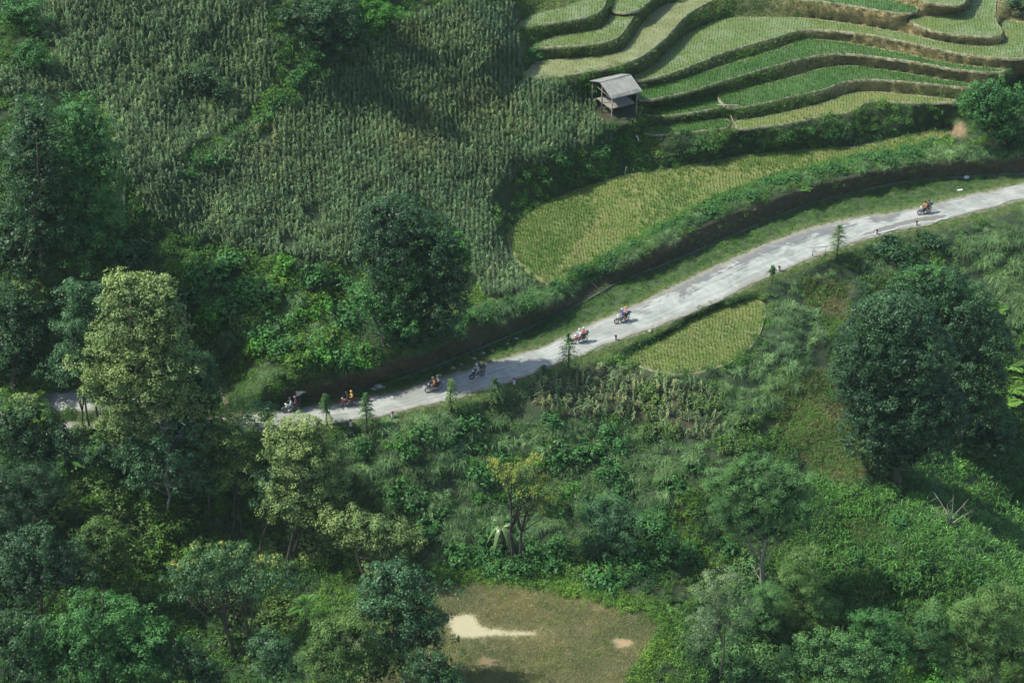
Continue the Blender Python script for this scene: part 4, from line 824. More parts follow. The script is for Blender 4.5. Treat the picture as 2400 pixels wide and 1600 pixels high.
TREES = [
 # far left background
 dict(name='broadleaf_tree', label='tall dark slender tree at the left edge beside the paler one, above the bend', base=(95,640), blobs=[(80,300,50,70),(75,380,66,75),(95,470,80,80),(55,555,72,75)], col='dark', ls=.26, trunk=.3),
 dict(name='broadleaf_tree', label='tall lighter green tree right of the dark slender one at the upper left', base=(205,640), blobs=[(185,290,66,62),(205,370,78,62),(195,455,88,70),(205,545,75,75)], col='green', ls=.27, trunk=.28, asp=.42),
 dict(name='broadleaf_tree', label='tree with reddish tips half cut by the left edge below the tall dark pair', base=(30,900), blobs=[(35,700,72,60),(75,745,55,50),(15,800,80,80)], col='dark', ls=.25, trunk=.3, accent=('orange', [(45,668,55,22),(95,700,26,18)])),
 dict(name='broadleaf_tree', label='narrow dark green tree touching the left side of the big yellow-green tree', base=(212,1000), blobs=[(190,690,48,55),(190,760,60,60),(180,840,72,60)], col='teal', ls=.24, trunk=.12, bk='dark', trunks=[(0,0),(.9,.2),(-1.0,.3)], open_=.1),
 dict(name='broadleaf_tree', label='big yellow-green tree in front of the road at the left', base=(288,1020), dy=-2, blobs=[(285,676,46,44),(362,684,44,42),(300,735,72,56),(362,745,66,54),(325,775,92,60),(265,830,84,66),(365,835,96,72),(330,910,122,62),(405,925,48,40),(235,900,50,38),(300,975,80,36)], col='yellow', ls=.25, trunk=.34, asp=.6, accent=('cream', [(290,655,45,28),(355,655,45,26),(350,720,60,34)])),
 dict(name='broadleaf_tree', label='dark green tree standing right behind the big yellow-green tree', base=(462,1020), blobs=[(440,860,58,52),(452,925,55,52),(430,975,50,35)], col='dark', ls=.23, trunk=.16),
 dict(name='broadleaf_tree', label='blue-green tree below the big yellow-green tree, bare thin trunk under its crown', base=(383,1200), blobs=[(385,1010,90,45),(360,1060,80,42),(420,1070,68,44),(330,1105,42,26),(455,1115,40,30)], col='teal', ls=.25, trunk=.14, bk='pale', asp=.55, open_=.12, core=False),
 dict(name='broadleaf_tree', label='loose olive tree between the blue-green tree and the pale yellow-green bushy tree', base=(528,1245), blobs=[(570,955,66,38),(535,990,62,40),(590,1020,60,46),(590,1070,58,44),(540,1090,50,40)], col='olive', ls=.23, trunk=.13, bk='dark', trunks=[(0,0),(1.2,.3)], open_=.12, core=False, accent=('teal', [(590,950,40,24)])),
 dict(name='broadleaf_tree', label='pale yellow-green bushy tree at the lower edge of the road, left of the saplings', base=(652,1320), blobs=[(690,990,72,30),(705,1035,84,44),(700,1095,84,50),(730,1150,64,48),(660,1160,56,50)], col='yellow', ls=.24, trunk=.22, bk='dark', trunks=[(0,0),(.7,.2)], accent=('cream', [(700,975,60,20),(640,1010,30,22)])),
 dict(name='slender_tree', label='slender tree with a long bare leaning trunk left of the double-trunked tree', base=(592,1300), blobs=[(628,1100,44,36),(615,1150,30,34)], col='dark', ls=.22, trunk=.15, bk='dark', open_=.2),
 dict(name='broadleaf_tree', label='broad tree with pale leaves right of the double-trunked tree, left of the meadow', base=(850,1350), blobs=[(860,1222,80,40),(800,1205,58,38),(925,1250,42,32),(880,1285,52,34)], col='yellow', ls=.24, trunk=.2),
 dict(name='broadleaf_tree', label='umbrella-shaped tree with orange-tipped leaves in the lower left', base=(528,1510), blobs=[(520,1280,80,28),(470,1320,82,34),(590,1318,80,36),(540,1350,90,30),(430,1360,48,24)], col='teal', ls=.27, trunk=.15, bk='brown', trunks=[(0,0),(.5,.1),(1.6,-.2)], asp=.45, accent=('orange', [(505,1262,60,14),(600,1290,62,16),(440,1300,50,14)]), core=False, limbs=4),
 dict(name='round_tree', label='round fresh green tree at the lower left, the brightest crown there', base=(245,1640), blobs=[(235,1420,92,58),(165,1480,88,70),(320,1480,80,70),(245,1530,140,75)], col='green', ls=.26, trunk=.3, asp=.5),
 dict(name='broadleaf_tree', label='wide dark green tree at the left edge above the round fresh green tree', base=(95,1480), blobs=[(80,1260,90,48),(140,1320,84,62),(35,1330,70,70)], col='deep', ls=.25, trunk=.28),
 dict(name='broadleaf_tree', label='dark olive tree between the wide dark tree and the round fresh green tree', base=(235,1400), blobs=[(225,1235,58,48),(245,1300,58,52)], col='olive', ls=.22, trunk=.2),
 dict(name='broadleaf_tree', label='shaded tree in the bottom left corner', base=(40,1660), blobs=[(30,1460,85,60),(60,1540,80,60)], col='dark', ls=.25, trunk=.25),
 dict(name='weeping_tree', label='dark weeping feathery tree at the left edge, below the fern bank', base=(60,1240), blobs=[(40,1110,110,60),(90,1150,70,50),(-10,1180,80,60)], col='deep', ls=.2, trunk=.25, asp=.25, down=.5),
 dict(name='broadleaf_tree', label='big glossy dark tree overlapping the left side of the meadow', base=(935,1580), blobs=[(900,1335,70,40),(930,1390,90,58),(860,1405,72,58),(965,1450,68,52),(900,1490,90,60)], col='teal', ls=.25, trunk=.3, asp=.55, accent=('olive', [(930,1370,60,26),(960,1400,50,24)])),
 dict(name='broadleaf_tree', label='olive green bushy tree at the bottom, left of the big glossy dark tree', base=(800,1640), blobs=[(790,1460,80,50),(760,1520,70,50),(850,1530,80,50)], col='olive', ls=.22, trunk=.25),
 dict(name='broadleaf_tree', label='low dark tree at the bottom edge left of the meadow pool', base=(1000,1640), blobs=[(990,1530,64,40),(1010,1570,60,34)], col='dark', ls=.22, trunk=.2),
 dict(name='broadleaf_tree', label='grey-green shrub-like tree at the bottom between the fresh green round tree and the olive one', base=(640,1640), blobs=[(620,1480,44,34),(640,1530,58,44)], col='teal', ls=.2, trunk=.14),
 dict(name='broadleaf_tree', label='dark bushy tree at the bottom right of the round fresh green tree', base=(450,1640), blobs=[(430,1520,60,48),(470,1560,60,40)], col='dark', ls=.22, trunk=.2),
 dict(name='broadleaf_tree', label='dark low tree hiding the bend of the road at the left edge', base=(110,1090), blobs=[(50,960,70,44),(130,1000,66,36),(70,1020,70,36),(10,1000,50,40)], col='dark', ls=.24, trunk=.2, accent=('yellow', [(60,925,40,16)])),
 dict(name='broadleaf_tree', label='dark tree below the road between the blue-green tree and the fern bank', base=(245,1110), blobs=[(225,1040,66,30),(275,1060,50,26)], col='dark', ls=.22, trunk=.14),
 dict(name='broadleaf_tree', label='dark leafy tree right of the blue-green tree below the road', base=(480,1180), blobs=[(480,1040,60,40),(490,1095,56,44)], col='olive', ls=.22, trunk=.14),
 # centre
 dict(name='giant_tree', label='big dark broad-crowned tree on the slope above the road, in front of the maize', base=(965,800), clump=.62, flat=.8, dens=1.9, dome=True, blobs=[(908,505,74,48),(965,560,88,62),(882,590,60,54),(1018,610,56,58),(935,660,86,60),(1005,690,62,64),(955,745,80,52)], col='deep', ls=.25, trunk=.42, bk='dark', accent=('bright', [(928,628,44,48),(1036,575,38,40),(905,665,30,34)]), dy=-1),
 dict(name='broadleaf_tree', label='paler bushy tree leaning on the left of the big dark tree above the road', base=(885,800), blobs=[(850,690,42,34),(890,715,55,46),(930,745,48,40)], col='green', ls=.27, trunk=.18),
 dict(name='broadleaf_tree', label='small yellow and orange leaved tree with a forked dark trunk above the meadow', base=(1178,1292), blobs=[(1165,1072,44,16),(1230,1068,34,16),(1205,1100,56,24),(1240,1125,52,26),(1255,1160,46,22)], col='gold', ls=.2, trunk=.17, bk='dark', trunks=[(0,0),(.35,.1)], core=False, clump=.6, open_=.2, accent=('olive', [(1210,1125,48,26),(1240,1165,40,22)])),
 dict(name='shrub', label='leafy dark bush right of the yellow and orange tree', base=(1400,1285), blobs=[(1390,1180,58,40),(1430,1215,62,50),(1385,1245,50,36)], col='teal', ls=.22, trunk=.12, cat='shrub', asp=.35),
 dict(name='shrub', label='vine-covered bush above the right end of the meadow hedge', base=(1510,1300), blobs=[(1505,1215,48,40),(1530,1260,46,34)], col='green', ls=.24, trunk=.1, cat='shrub'),
 # right
 dict(name='broadleaf_tree', label='rounded glossy tree beside the end of the terraces at the right edge', base=(2290,350), blobs=[(2275,218,58,34),(2262,250,68,38),(2305,265,56,36),(2330,235,38,30),(2290,295,46,26)], col='green', ls=.27, trunk=.25, asp=.55),
 dict(name='giant_tree', label='huge bright-topped round tree behind the dark one at the right', base=(2210,1040), clump=.62, flat=.8, dens=1.9, dome=True, blobs=[(2130,668,82,50),(2190,722,96,70),(2235,800,84,78),(2200,890,98,90),(2240,985,80,75),(2170,1000,70,60)], col='dark', ls=.26, trunk=.5, accent=('green', [(2130,645,64,28),(2180,690,60,30)]), dy=2),
 dict(name='giant_tree', label='huge dark blue-green tree standing on the bare slope at the right', base=(2062,1112), clump=.62, flat=.8, dens=1.9, dome=True, blobs=[(2050,732,88,54),(2010,795,84,64),(2090,815,98,76),(1980,875,66,56),(2060,915,112,84),(2125,940,84,76),(2020,990,80,62),(2095,1020,86,62),(2050,1055,60,34)], col='deep', ls=.26, trunk=.55, bk='brown', accent=('teal', [(2040,715,62,32),(2000,790,48,34),(1962,880,34,30),(2020,960,50,34)])),
 dict(name='shrub', label='low dark bush at the left foot of the huge blue-green tree', base=(1965,935), blobs=[(1945,850,34,34),(1950,890,32,30)], col='teal', ls=.24, trunk=.12, cat='shrub'),
 dict(name='feathery_tree', label='wide feathery pale green tree in the lower right, above the bare pale trunk', base=(1755,1385), blobs=[(1745,1075,66,26),(1700,1115,78,36),(1790,1115,84,40),(1750,1160,108,40),(1680,1175,52,34),(1820,1170,56,36),(1760,1215,90,32)], col='feather', ls=.2, trunk=.2, bk='pale', asp=.3, clump=.7),
 dict(name='broadleaf_tree', label='grey-brown sparse tree with a straight thin trunk right of the meadow', base=(1652,1560), blobs=[(1650,1345,50,36),(1665,1400,64,44),(1640,1455,58,38)], col='grey', ls=.19, trunk=.16, bk='brown', core=False, open_=.1, clump=.65, asp=.45),
 dict(name='broadleaf_tree', label='wide bright-leaved crown at the bottom edge, lower right of centre', base=(1920,1680), blobs=[(1890,1480,70,30),(1850,1530,96,48),(1950,1530,90,50)], col='feather', ls=.22, trunk=.3, asp=.5),
 dict(name='bamboo_clump', label='feathery bamboo clump left of the broad-bladed grass ridge, the tallest one', base=(1840,1480), blobs=[(1850,1290,40,36),(1835,1345,58,46),(1870,1395,54,44),(1820,1420,50,40)], col='bamboo', ls=.24, trunk=.07, asp=.2, cat='bamboo', down=.35, trunks=[(0,0),(.4,.2),(-.4,.1),(.2,-.3)]),
 dict(name='bamboo_clump', label='small bamboo clump between the grey-brown tree and the tallest bamboo', base=(1765,1490), blobs=[(1765,1370,34,34),(1755,1420,42,38)], col='feather', ls=.24, trunk=.06, asp=.2, cat='bamboo', down=.35, trunks=[(0,0),(.3,.2)]),
 dict(name='bamboo_clump', label='yellowish bamboo clump in the bottom right corner', base=(2270,1640), blobs=[(2300,1380,54,44),(2240,1420,62,52),(2310,1480,66,58),(2230,1510,66,52)], col='bamboo', ls=.25, trunk=.07, asp=.2, cat='bamboo', down=.35, trunks=[(0,0),(.4,.2),(-.5,.1),(.3,-.3)]),
 dict(name='bamboo_clump', label='bamboo clump left of the yellowish one at the bottom right', base=(2120,1640), blobs=[(2130,1430,46,40),(2110,1480,58,44),(2150,1530,52,44)], col='feather', ls=.24, trunk=.06, asp=.22, cat='bamboo', down=.3, trunks=[(0,0),(.4,.2),(-.3,.1)]),
 dict(name='broadleaf_tree', label='dark leafy tree between the wide bottom crown and the bamboos at the lower right', base=(2040,1640), blobs=[(2010,1440,54,40),(2030,1490,60,46),(2010,1540,50,40)], col='green', ls=.23, trunk=.18, asp=.4),
 dict(name='broadleaf_tree', label='fresh green low tree cut by the bottom edge under the bamboos', base=(2140,1690), blobs=[(2130,1580,60,40)], col='bright', ls=.24, trunk=.14),
 # upper left
 dict(name='shrub', label='dark thicket tree at the top edge between the two maize fields', base=(730,100), blobs=[(690,45,64,36),(760,35,60,36),(720,85,70,36),(790,85,48,36)], col='dark', ls=.24, trunk=.2, cat='shrub'),
 dict(name='shrub', label='dark bush standing inside the upper left maize field', base=(470,230), blobs=[(455,180,44,26),(490,205,34,24)], col='dark', ls=.24, trunk=.12, cat='shrub'),
 dict(name='shrub', label='leafy bush at the left edge below the top maize field', base=(90,165), blobs=[(80,125,44,26),(40,150,40,24)], col='green', ls=.22, trunk=.1, cat='shrub'),
 dict(name='shrub', label='round bush in the top left corner', base=(60,70), blobs=[(50,30,55,36)], col='green', ls=.22, trunk=.1, cat='shrub'),
 dict(name='shrub', label='bright bush at the top edge between thicket and right maize field', base=(860,75), blobs=[(870,35,56,26),(840,60,40,22)], col='bright', ls=.2, trunk=.1, cat='shrub'),
 dict(name='shrub', label='small bush at the start of the terraces, above the hut roof', base=(1340,200), blobs=[(1310,190,34,13),(1350,200,22,12)], col='bright', ls=.2, trunk=.07, cat='shrub'),
 dict(name='shrub', label='small bush between the two upper left terraces beside the maize', base=(1225,130), blobs=[(1215,122,20,16),(1236,128,16,12)], col='green', ls=.2, trunk=.06, cat='shrub'),
 dict(name='shrub', label='dark bush at the right end of the bank, under the round glossy tree', base=(2330,340), blobs=[(2320,320,44,24),(2352,300,40,26)], col='dark', ls=.22, trunk=.1, cat='shrub'),
 dict(name='shrub', label='bush at the top right corner beside the last flooded terrace', base=(2345,40), blobs=[(2345,15,40,24)], col='teal', ls=.22, trunk=.08, cat='shrub'),
 dict(name='shrub', label='small bush between the right ends of two terraces', base=(2308,180), blobs=[(2306,170,14,9)], col='green', ls=.18, trunk=.05, cat='shrub'),
]
for t in TREES: T(**t)
LANDMARKS = [(320,800,'the big yellow-green tree'),(950,620,'the big dark tree'),(669,928,'the pennant motorbike'),(800,915,'the yellow-shirted rider'),(385,1050,'the blue-green tree'),(545,1310,'the orange-tipped tree'),(245,1470,'the round fresh green tree'),(690,1060,'the double-trunked tree'),
 (870,1230,'the pale-leaved tree'),(900,1400,'the big glossy tree'),(1200,1120,'the golden tree'),(1150,1180,'the banana plant'),(1410,1210,'the dark round bush'),(1755,1150,'the wide feathery tree'),(1655,1400,'the grey-brown tree'),(2060,900,'the huge blue-green tree'),(2200,750,'the bright-topped huge tree'),
 (2175,1170,'the bare dead tree'),(1850,1350,'the tallest bamboo'),(2270,1440,'the yellowish bamboo'),(1600,790,'the small paddy'),(1430,920,'the maize patch'),(1035,890,'the sparse pale sapling'),(1305,800,'the bushy sapling'),(1920,550,'the feathery sapling'),(1415,230,'the field hut'),(2270,250,'the round glossy tree'),
 (90,430,'the dark slender tree'),(200,430,'the paler tall tree'),(1250,1410,'the meadow'),(1300,560,'the long paddy'),(560,620,'the maize field'),(1690,290,'the bamboo spout'),(1960,260,'the lowest long terrace'),(1900,1520,'the wide bottom crown'),(505,900,'the footpath'),(2123,480,'the last motorbike'),(60,930,'the left edge ferns'),(2320,880,'the right edge ferns')]
def where(u, v):
    d = [((u-a)**2+((v-b)*1.2)**2, a, b, t) for a, b, t in LANDMARKS]; _, a, b, t = min(d); dx, dy = u-a, v-b; q = math.hypot(dx, dy)
    far = 'just ' if q < 55 else ('' if q < 110 else 'well ')
    side = ('left of' if dx < 0 else 'right of') if abs(dx) > 2.2*abs(dy) else (('above' if dy < 0 else 'below') if abs(dy) > 2.2*abs(dx) else ('up ' if dy < 0 else 'down ')+('left of' if dx < 0 else 'right of'))
    return far+side+' '+t
def sized(s, lo, hi): return 'small' if s < lo+(hi-lo)/3 else ('large' if s > lo+2*(hi-lo)/3 else 'middling')
# bushes over the slopes, in look groups
def bush_set(spots, col, ls, name, label, group, size, cat='shrub', asp=.5, down=0.0):
    src = []
    for k in range(2):
        r = np.random.default_rng(500+k+int(ls*100)); bl = [(Vector((0, 0, .55)), np.array([.9, .9, .7]), 20), (Vector((.55, .2, .35)), np.array([.6, .6, .5]), 20), (Vector((-.5, -.25, .4)), np.array([.65, .6, .55]), 20)]
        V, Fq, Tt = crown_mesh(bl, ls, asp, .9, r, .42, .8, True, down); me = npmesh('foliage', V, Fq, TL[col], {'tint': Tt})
        m = MB()
        for j in range(5): a = j*1.3; m.tube([(0, 0, -.3), (.25*math.cos(a), .25*math.sin(a), .3), (.6*math.cos(a), .6*math.sin(a), .75)], [.035, .025, .01], 5)
        src.append((me, m.mesh('stem', bark['brown'])))
    for i, (u, v, s) in enumerate(spots):
        g = G(u, v); e = empty(name, g, rng.random()*6, sized(s, .7, 1.3)+' '+label+' '+where(u, v), cat, group); sc = s*size; e.scale = (sc, sc, sc*rng.uniform(.85, 1.1))
        a, b = src[i % 2]; link('foliage', a, e); link('stem', b, e)
def rspots(n, poly, lo=.7, hi=1.3):
    P = np.array(poly, float); out = []
    while len(out) < n:
        u = rng.uniform(P[:, 0].min(), P[:, 0].max()); v = rng.uniform(P[:, 1].min(), P[:, 1].max())
        if inpoly(np.array([u]), np.array([v]), P)[0]: out.append((u, v, rng.uniform(lo, hi)))
    return out
slope_up = [(430,600),(560,600),(700,620),(820,650),(850,760),(830,850),(720,880),(600,860),(520,830),(460,720)]
bush_set(rspots(22, slope_up), 'green', .2, 'shrub', 'mid green leafy bush', 'leafy bushes on the slope above the road', 1.5)
bush_set(rspots(10, slope_up), 'bright', .22, 'shrub', 'fresh yellow-green bush', 'fresh bushes on the slope above the road', 1.2)
bush_set(rspots(22, [(150,1080),(330,1120),(480,1220),(450,1300),(380,1350),(330,1300),(240,1200)]), 'olive', .2, 'shrub', 'olive gully bush', 'olive bushes on the lower left bank', 1.3)
bush_set(rspots(34, [(160,1060),(330,1090),(440,1230),(440,1320),(300,1280),(200,1170)]), 'lime', .2, 'shrub', 'sunlight-coloured lime green gully bush', 'sunlight-coloured bushes on the lower left bank', 1.1)
bush_set(rspots(22, [(1000,1240),(1350,1240),(1560,1290),(1680,1250),(1600,1380),(1540,1400),(1300,1330),(1050,1310)]), 'green', .2, 'shrub', 'rounded green bush', 'bushes behind the meadow hedge', 1.3)
bush_set(rspots(26, [(1560,1120),(1700,1230),(1700,1400),(1640,1568),(1760,1568),(1780,1450),(1900,1420),(2250,1470),(2200,1430),(2000,1400),(1800,1400),(1620,1200)]), 'feather', .19, 'feathery_shrub', 'pale feathery bush', 'feathery bushes on the lower right slope', 1.5, asp=.3)
bush_set(rspots(9, [(0,600),(300,560),(450,620),(440,800),(300,830),(100,880),(0,700)]), 'dark', .22, 'shrub', 'dark shaded bush', 'dark bushes behind the left trees', 1.8)
bush_set(rspots(14, [(1940,560),(2120,540),(2200,600),(2080,620),(2000,600)]), 'dark', .24, 'creeper_bush', 'dark creeper bush below the road,', 'creeper bushes below the right part of the road', .9)
bush_set(rspots(20, [(1130,430),(1300,350),(1480,330),(1700,320),(1950,280),(2000,300),(1700,345),(1440,385),(1250,440),(1150,500)]), 'green', .2, 'shrub', 'low green bank bush', 'bushes on the bank above the long paddy', .9)
bush_set(rspots(10, [(1440,880),(1600,900),(1700,960),(1740,1040),(1600,1060),(1450,1000)]), 'olive', .2, 'shrub', 'olive bush in long grass,', 'olive bushes below the maize patch', 1.0)
bush_set(rspots(9, [(480,1360),(640,1380),(720,1450),(700,1568),(560,1568)]), 'olive', .2, 'shrub', 'olive gully-floor bush', 'bushes under the orange-tipped tree', 1.4)
bush_set(rspots(9, [(600,1180),(800,1250),(820,1330),(700,1330),(600,1290)]), 'yellow', .2, 'shrub', 'pale yellow-green bush', 'pale bushes behind the double trunk', 1.3)
bush_set(rspots(30, [(820,1010),(1080,950),(1220,960),(1450,1010),(1620,1060),(1560,1150),(1380,1200),(1200,1230),(1000,1240),(860,1120)]), 'green', .2, 'shrub', 'slope-grown green bush', 'green bushes between the road and the meadow', 1.25)
bush_set(rspots(8, [(820,1010),(1080,950),(1220,960),(1450,1010),(1620,1060),(1560,1150),(1380,1200),(1000,1240)]), 'bright', .2, 'shrub', 'slope-grown yellow-green bush', 'yellow-green bushes between the road and the meadow', 1.0)
bush_set([(1380,310,.6),(1412,314,.7),(1442,306,.6),(1466,300,.5),(1345,222,.7),(1425,335,.8)], 'green', .2, 'shrub', 'bush around the hut posts,', 'bushes around the hut', .95)
bush_set(rspots(16, [(560,640),(700,650),(820,740),(700,860),(560,820)]), 'lime', .2, 'shrub', 'lime green bush', 'lime green bushes above the road', 1.1)
bush_set(rspots(20, [(700,1180),(820,1180),(960,1260),(860,1340),(720,1300)]), 'lime', .2, 'shrub', 'lime green low bush', 'lime green bushes in the lower left', 1.1)
def along(P, n, sv, lo, hi):
    Q = resample(smooth_poly(P, 4, False), n); return [(q[0]+rng.normal(0, 5), q[1]+rng.normal(0, sv), rng.uniform(lo, hi)) for q in Q]
bush_set(along([(2150,338),(2069,362),(1950,385),(1850,410),(1760,434),(1650,474),(1560,520),(1480,560),(1400,606),(1330,638)], 52, 5, .6, 1.25), 'green', .19, 'hedge_bush', 'hedge bush on the bank edge,', 'hedge bushes along the long paddy', .85)
bush_set(along([(1300,668),(1200,695),(1110,725),(1040,765),(980,800)], 16, 7, .7, 1.3), 'green', .2, 'hedge_bush', 'bush over the cut bank,', 'bushes along the cut bank', .9)
bush_set(rspots(8, [(1890,1180),(2050,1190),(2250,1300),(2300,1420),(2050,1420),(1900,1380)]), 'green', .2, 'shrub', 'bush in the broad-bladed grass,', 'bushes on the lower right ridge', .95)
bush_set(rspots(12, [(120,960),(280,985),(420,1000),(560,1000),(560,1030),(300,1040),(120,1010)]), 'olive', .2, 'shrub', 'olive roadside bush,', 'bushes hiding the left end of the road', 1.3)
bush_set(along([(720,130),(680,190),(640,240),(600,290),(540,330),(480,370),(430,400)], 15, 8, .6, 1.2), 'green', .2, 'shrub', 'bush in the green strip,', 'bushes splitting the maize field', .95)
# ---- ferns
def fern_set(spots, key, label, group, size, name='tree_fern'):
    for u, v, s in spots:
        e = empty(name, G(u, v), rng.random()*6, label+' '+where(u, v), 'fern', group); e.scale = [s*size]*3; f = link('fronds', PROTO[key][int(rng.integers(0, len(PROTO[key])))], e); f.location.z = .35
        f2 = link('fronds', PROTO[key][0], e); f2.rotation_euler = (0, 0, 1.1); f2.scale = (.7, .7, .9); f2.location.z = .5
fern_set([(40,960,1.3),(70,935,1.2),(15,935,1.1),(95,975,.9),(50,1000,1.0)], 'fern', 'yellow-green long-fronded fern', 'ferns at the left edge', 1.5)
fern_set([(2322,850,1),(2330,905,1.2),(2310,935,1),(2345,880,1),(2300,960,.8),(2290,720,.8),(2270,700,.7)], 'fern', 'bright long-fronded fern', 'ferns right of the huge trees', 1.35)
fern_set([(235,1100,1),(280,1135,1.1),(245,1075,.8),(205,1140,.9),(320,1090,.8)], 'fern', 'sunlit gully fern', 'ferns on the lower left bank', 1.2)
fern_set([(960,745,1.1),(985,770,.9)], 'fern', 'pale fern on the cut bank,', 'ferns under the big dark tree', 1.2)
fern_set([(210,1030,1),(250,1050,.9),(160,1060,1.1),(310,1060,.8),(470,700,.8),(560,1140,1),(600,1560,.9),(700,1400,.9)], 'fern_d', 'dark half-shaded fern', 'dark ferns under the left trees', 1.3)
fern_set([(2040,372,.8),(2105,362,.9),(1975,392,.7),(2005,300,.8),(1850,440,.7)], 'fern_d', 'arching fern on the bank edge,', 'ferns on the bank edge', .9)
# ---- prominent tussocks as individuals
def tuss_set(spots, key, label, group, size):
    for u, v, s in spots:
        e = link('grass_tussock', PROTO[key][int(rng.integers(0, len(PROTO[key])))]); e.location = G(u, v); e.rotation_euler = (rng.normal(0, .1), rng.normal(0, .1), rng.random()*6); e.scale = [s*size]*3; tag(e, sized(s, .6, 1.2)+' '+label+' '+where(u, v), 'grass', group)
tuss_set(rspots(150, [(800,1000),(1000,960),(1240,965),(1450,990),(1640,1040),(1600,1120),(1400,1190),(1250,1250),(1050,1260),(950,1180),(850,1110)], .7, 1.2), 'tuss_big', 'silvery arching tussock', 'tussocks between the road and the meadow', .95)
tuss_set(rspots(46, [(1700,880),(1780,800),(1790,700),(1850,680),(1880,780),(1870,860),(1760,950),(1660,980),(1600,920)], .6, 1.1), 'tuss_big', 'bright tall tussock', 'tussocks around the small paddy', .95)
tuss_set(rspots(34, [(470,620),(700,640),(820,800),(780,870),(640,850),(520,800)], .6, 1.1), 'tuss_big', 'long green tussock', 'tussocks on the slope above the road', 1.0)
tuss_set(rspots(12, [(1960,640),(2010,650),(2030,720),(1990,740),(1950,690)], .8, 1.1), 'tuss_grey', 'purplish grey tussock', 'grey tussocks above the huge trees', .85)
tuss_set(rspots(36, [(2200,560),(2352,520),(2352,760),(2280,720),(2220,650)], .8, 1.2), 'tuss_big', 'right-edge tall tussock', 'tussocks at the right edge', 1.05)
tuss_set(rspots(18, [(1090,700),(1180,690),(1290,660),(1280,690),(1150,735),(1080,740)], .6, 1.0), 'tuss_big', 'tussock hanging over the cut bank,', 'tussocks on the edge of the cut bank', .8)
# ---- maize patch nearest to the road: single plants
ps = rows(PATCH, 10.5, 9, (1180, 830, 1670, 1020), 3, .05); rng.shuffle(ps); ps = ps[:300]
for u, v in ps:
    e = link('maize_plant', PROTO['maize_dry' if rng.random() < .65 else 'maize'][int(rng.integers(0, 3))]); e.location = G(u, v); e.rotation_euler = (rng.normal(0, .08), rng.normal(0, .08), rng.random()*6); s = rng.uniform(.55, .85); e.scale = (s, s, s)
    tag(e, 'partly dried maize plant in the small patch just below the road bend', 'maize plant', 'maize plants in the patch below the road')
# ---- bare dead trees
def bare(base, tips, label, r0=.09):
    g = G(*base); e = empty('dead_tree', g, 0, label, 'tree'); r = np.random.default_rng(5); m = MB(); k = MB()
    for i, (u, v) in enumerate(tips):
        p, s = on_y(u, v, g.y+r.normal(0, .6)); p = p-g; a = Vector((p.x*.25, p.y*.25, p.z*.5)); (k if i == 0 else m).tube([Vector((0, 0, -.3)) if i == 0 else Vector((0, 0, .6)), a, p], [r0, r0*.6, r0*.18], 5)
        for j in range(3):
            q = a+(p-a)*r.uniform(.2, .8); m.tube([q, q+Vector(r.normal(0, .5, 3))], [r0*.25, r0*.08], 4)
    k.build('trunk', bark['pale'], e); m.build('branches', bark['pale'], e)
bare((2182,1215), [(2175,1160),(2145,1130),(2190,1135),(2225,1145),(2235,1170),(2140,1165),(2200,1190),(2160,1150)], 'bare pale dead tree spreading its branches on the ridge at the right', .07)
bare((1756,1375), [(1738,1250),(1745,1290),(1782,1320),(1800,1345),(1730,1300)], 'broken bare pale trunk under the wide feathery tree', .17)
# ---- banana plant
g = G(1152, 1262); e = empty('banana_plant', g, 0, 'banana plant with big torn drooping leaves left of the yellow and orange tree', 'banana plant')
MB().tube([(0, 0, -.3), (.05, 0, 1.4), (0, 0, 2.9)], [.17, .14, .1], 8).build('trunk', plain('banana_trunk', (.12, .10, .055), .7), e)
bl_m, nt, b, o = newmat('banana_leaf'); nt.links.new(ramp(nt, noise(nt, 4, 4, .6, pos(nt)), [(0.3, (.06, .11, .035)), (0.7, (.11, .17, .06))]), b.inputs['Base Color']); b.inputs['Roughness'].default_value = .35
for a, L, rise, dr in ((2.6, 1.9, 1.1, .5), (3.4, 2.0, .75, 1.5), (.1, 2.1, .75, .6), (1.5, 1.9, 1.35, .3), (4.2, 1.9, .6, 1.6), (5.3, 1.9, .6, 1.6), (5.9, 1.8, .4, 1.3)):
    n = 12; t = np.linspace(0, 1, n); dh = np.array([math.cos(a), math.sin(a), 0]); sd = np.array([-math.sin(a), math.cos(a), 0])
    P = np.array([0, 0, 2.8])+dh*(L*math.cos(rise)*t)[:, None]+np.array([0, 0, 1])*(L*math.sin(rise)*t-dr*L*t**2)[:, None]; w = .2*np.clip(np.sin(PI*np.clip(t*.93+.07, 0, 1)), .1, 1)**.6*(t > .1)+.03
    w2 = w*(1-.2*rng.random(n)); A = P-sd*w[:, None]-np.array([0, 0, .09]); B = P+sd*w2[:, None]-np.array([0, 0, .09]); V = np.stack([A, P, B], 1).reshape(-1, 3)
    Fq = np.concatenate([[[3*i, 3*i+1, 3*i+4, 3*i+3], [3*i+1, 3*i+2, 3*i+5, 3*i+4]] for i in range(n-1)]); link('leaf', npmesh('leaf', V, Fq, bl_m, smooth=True), e)
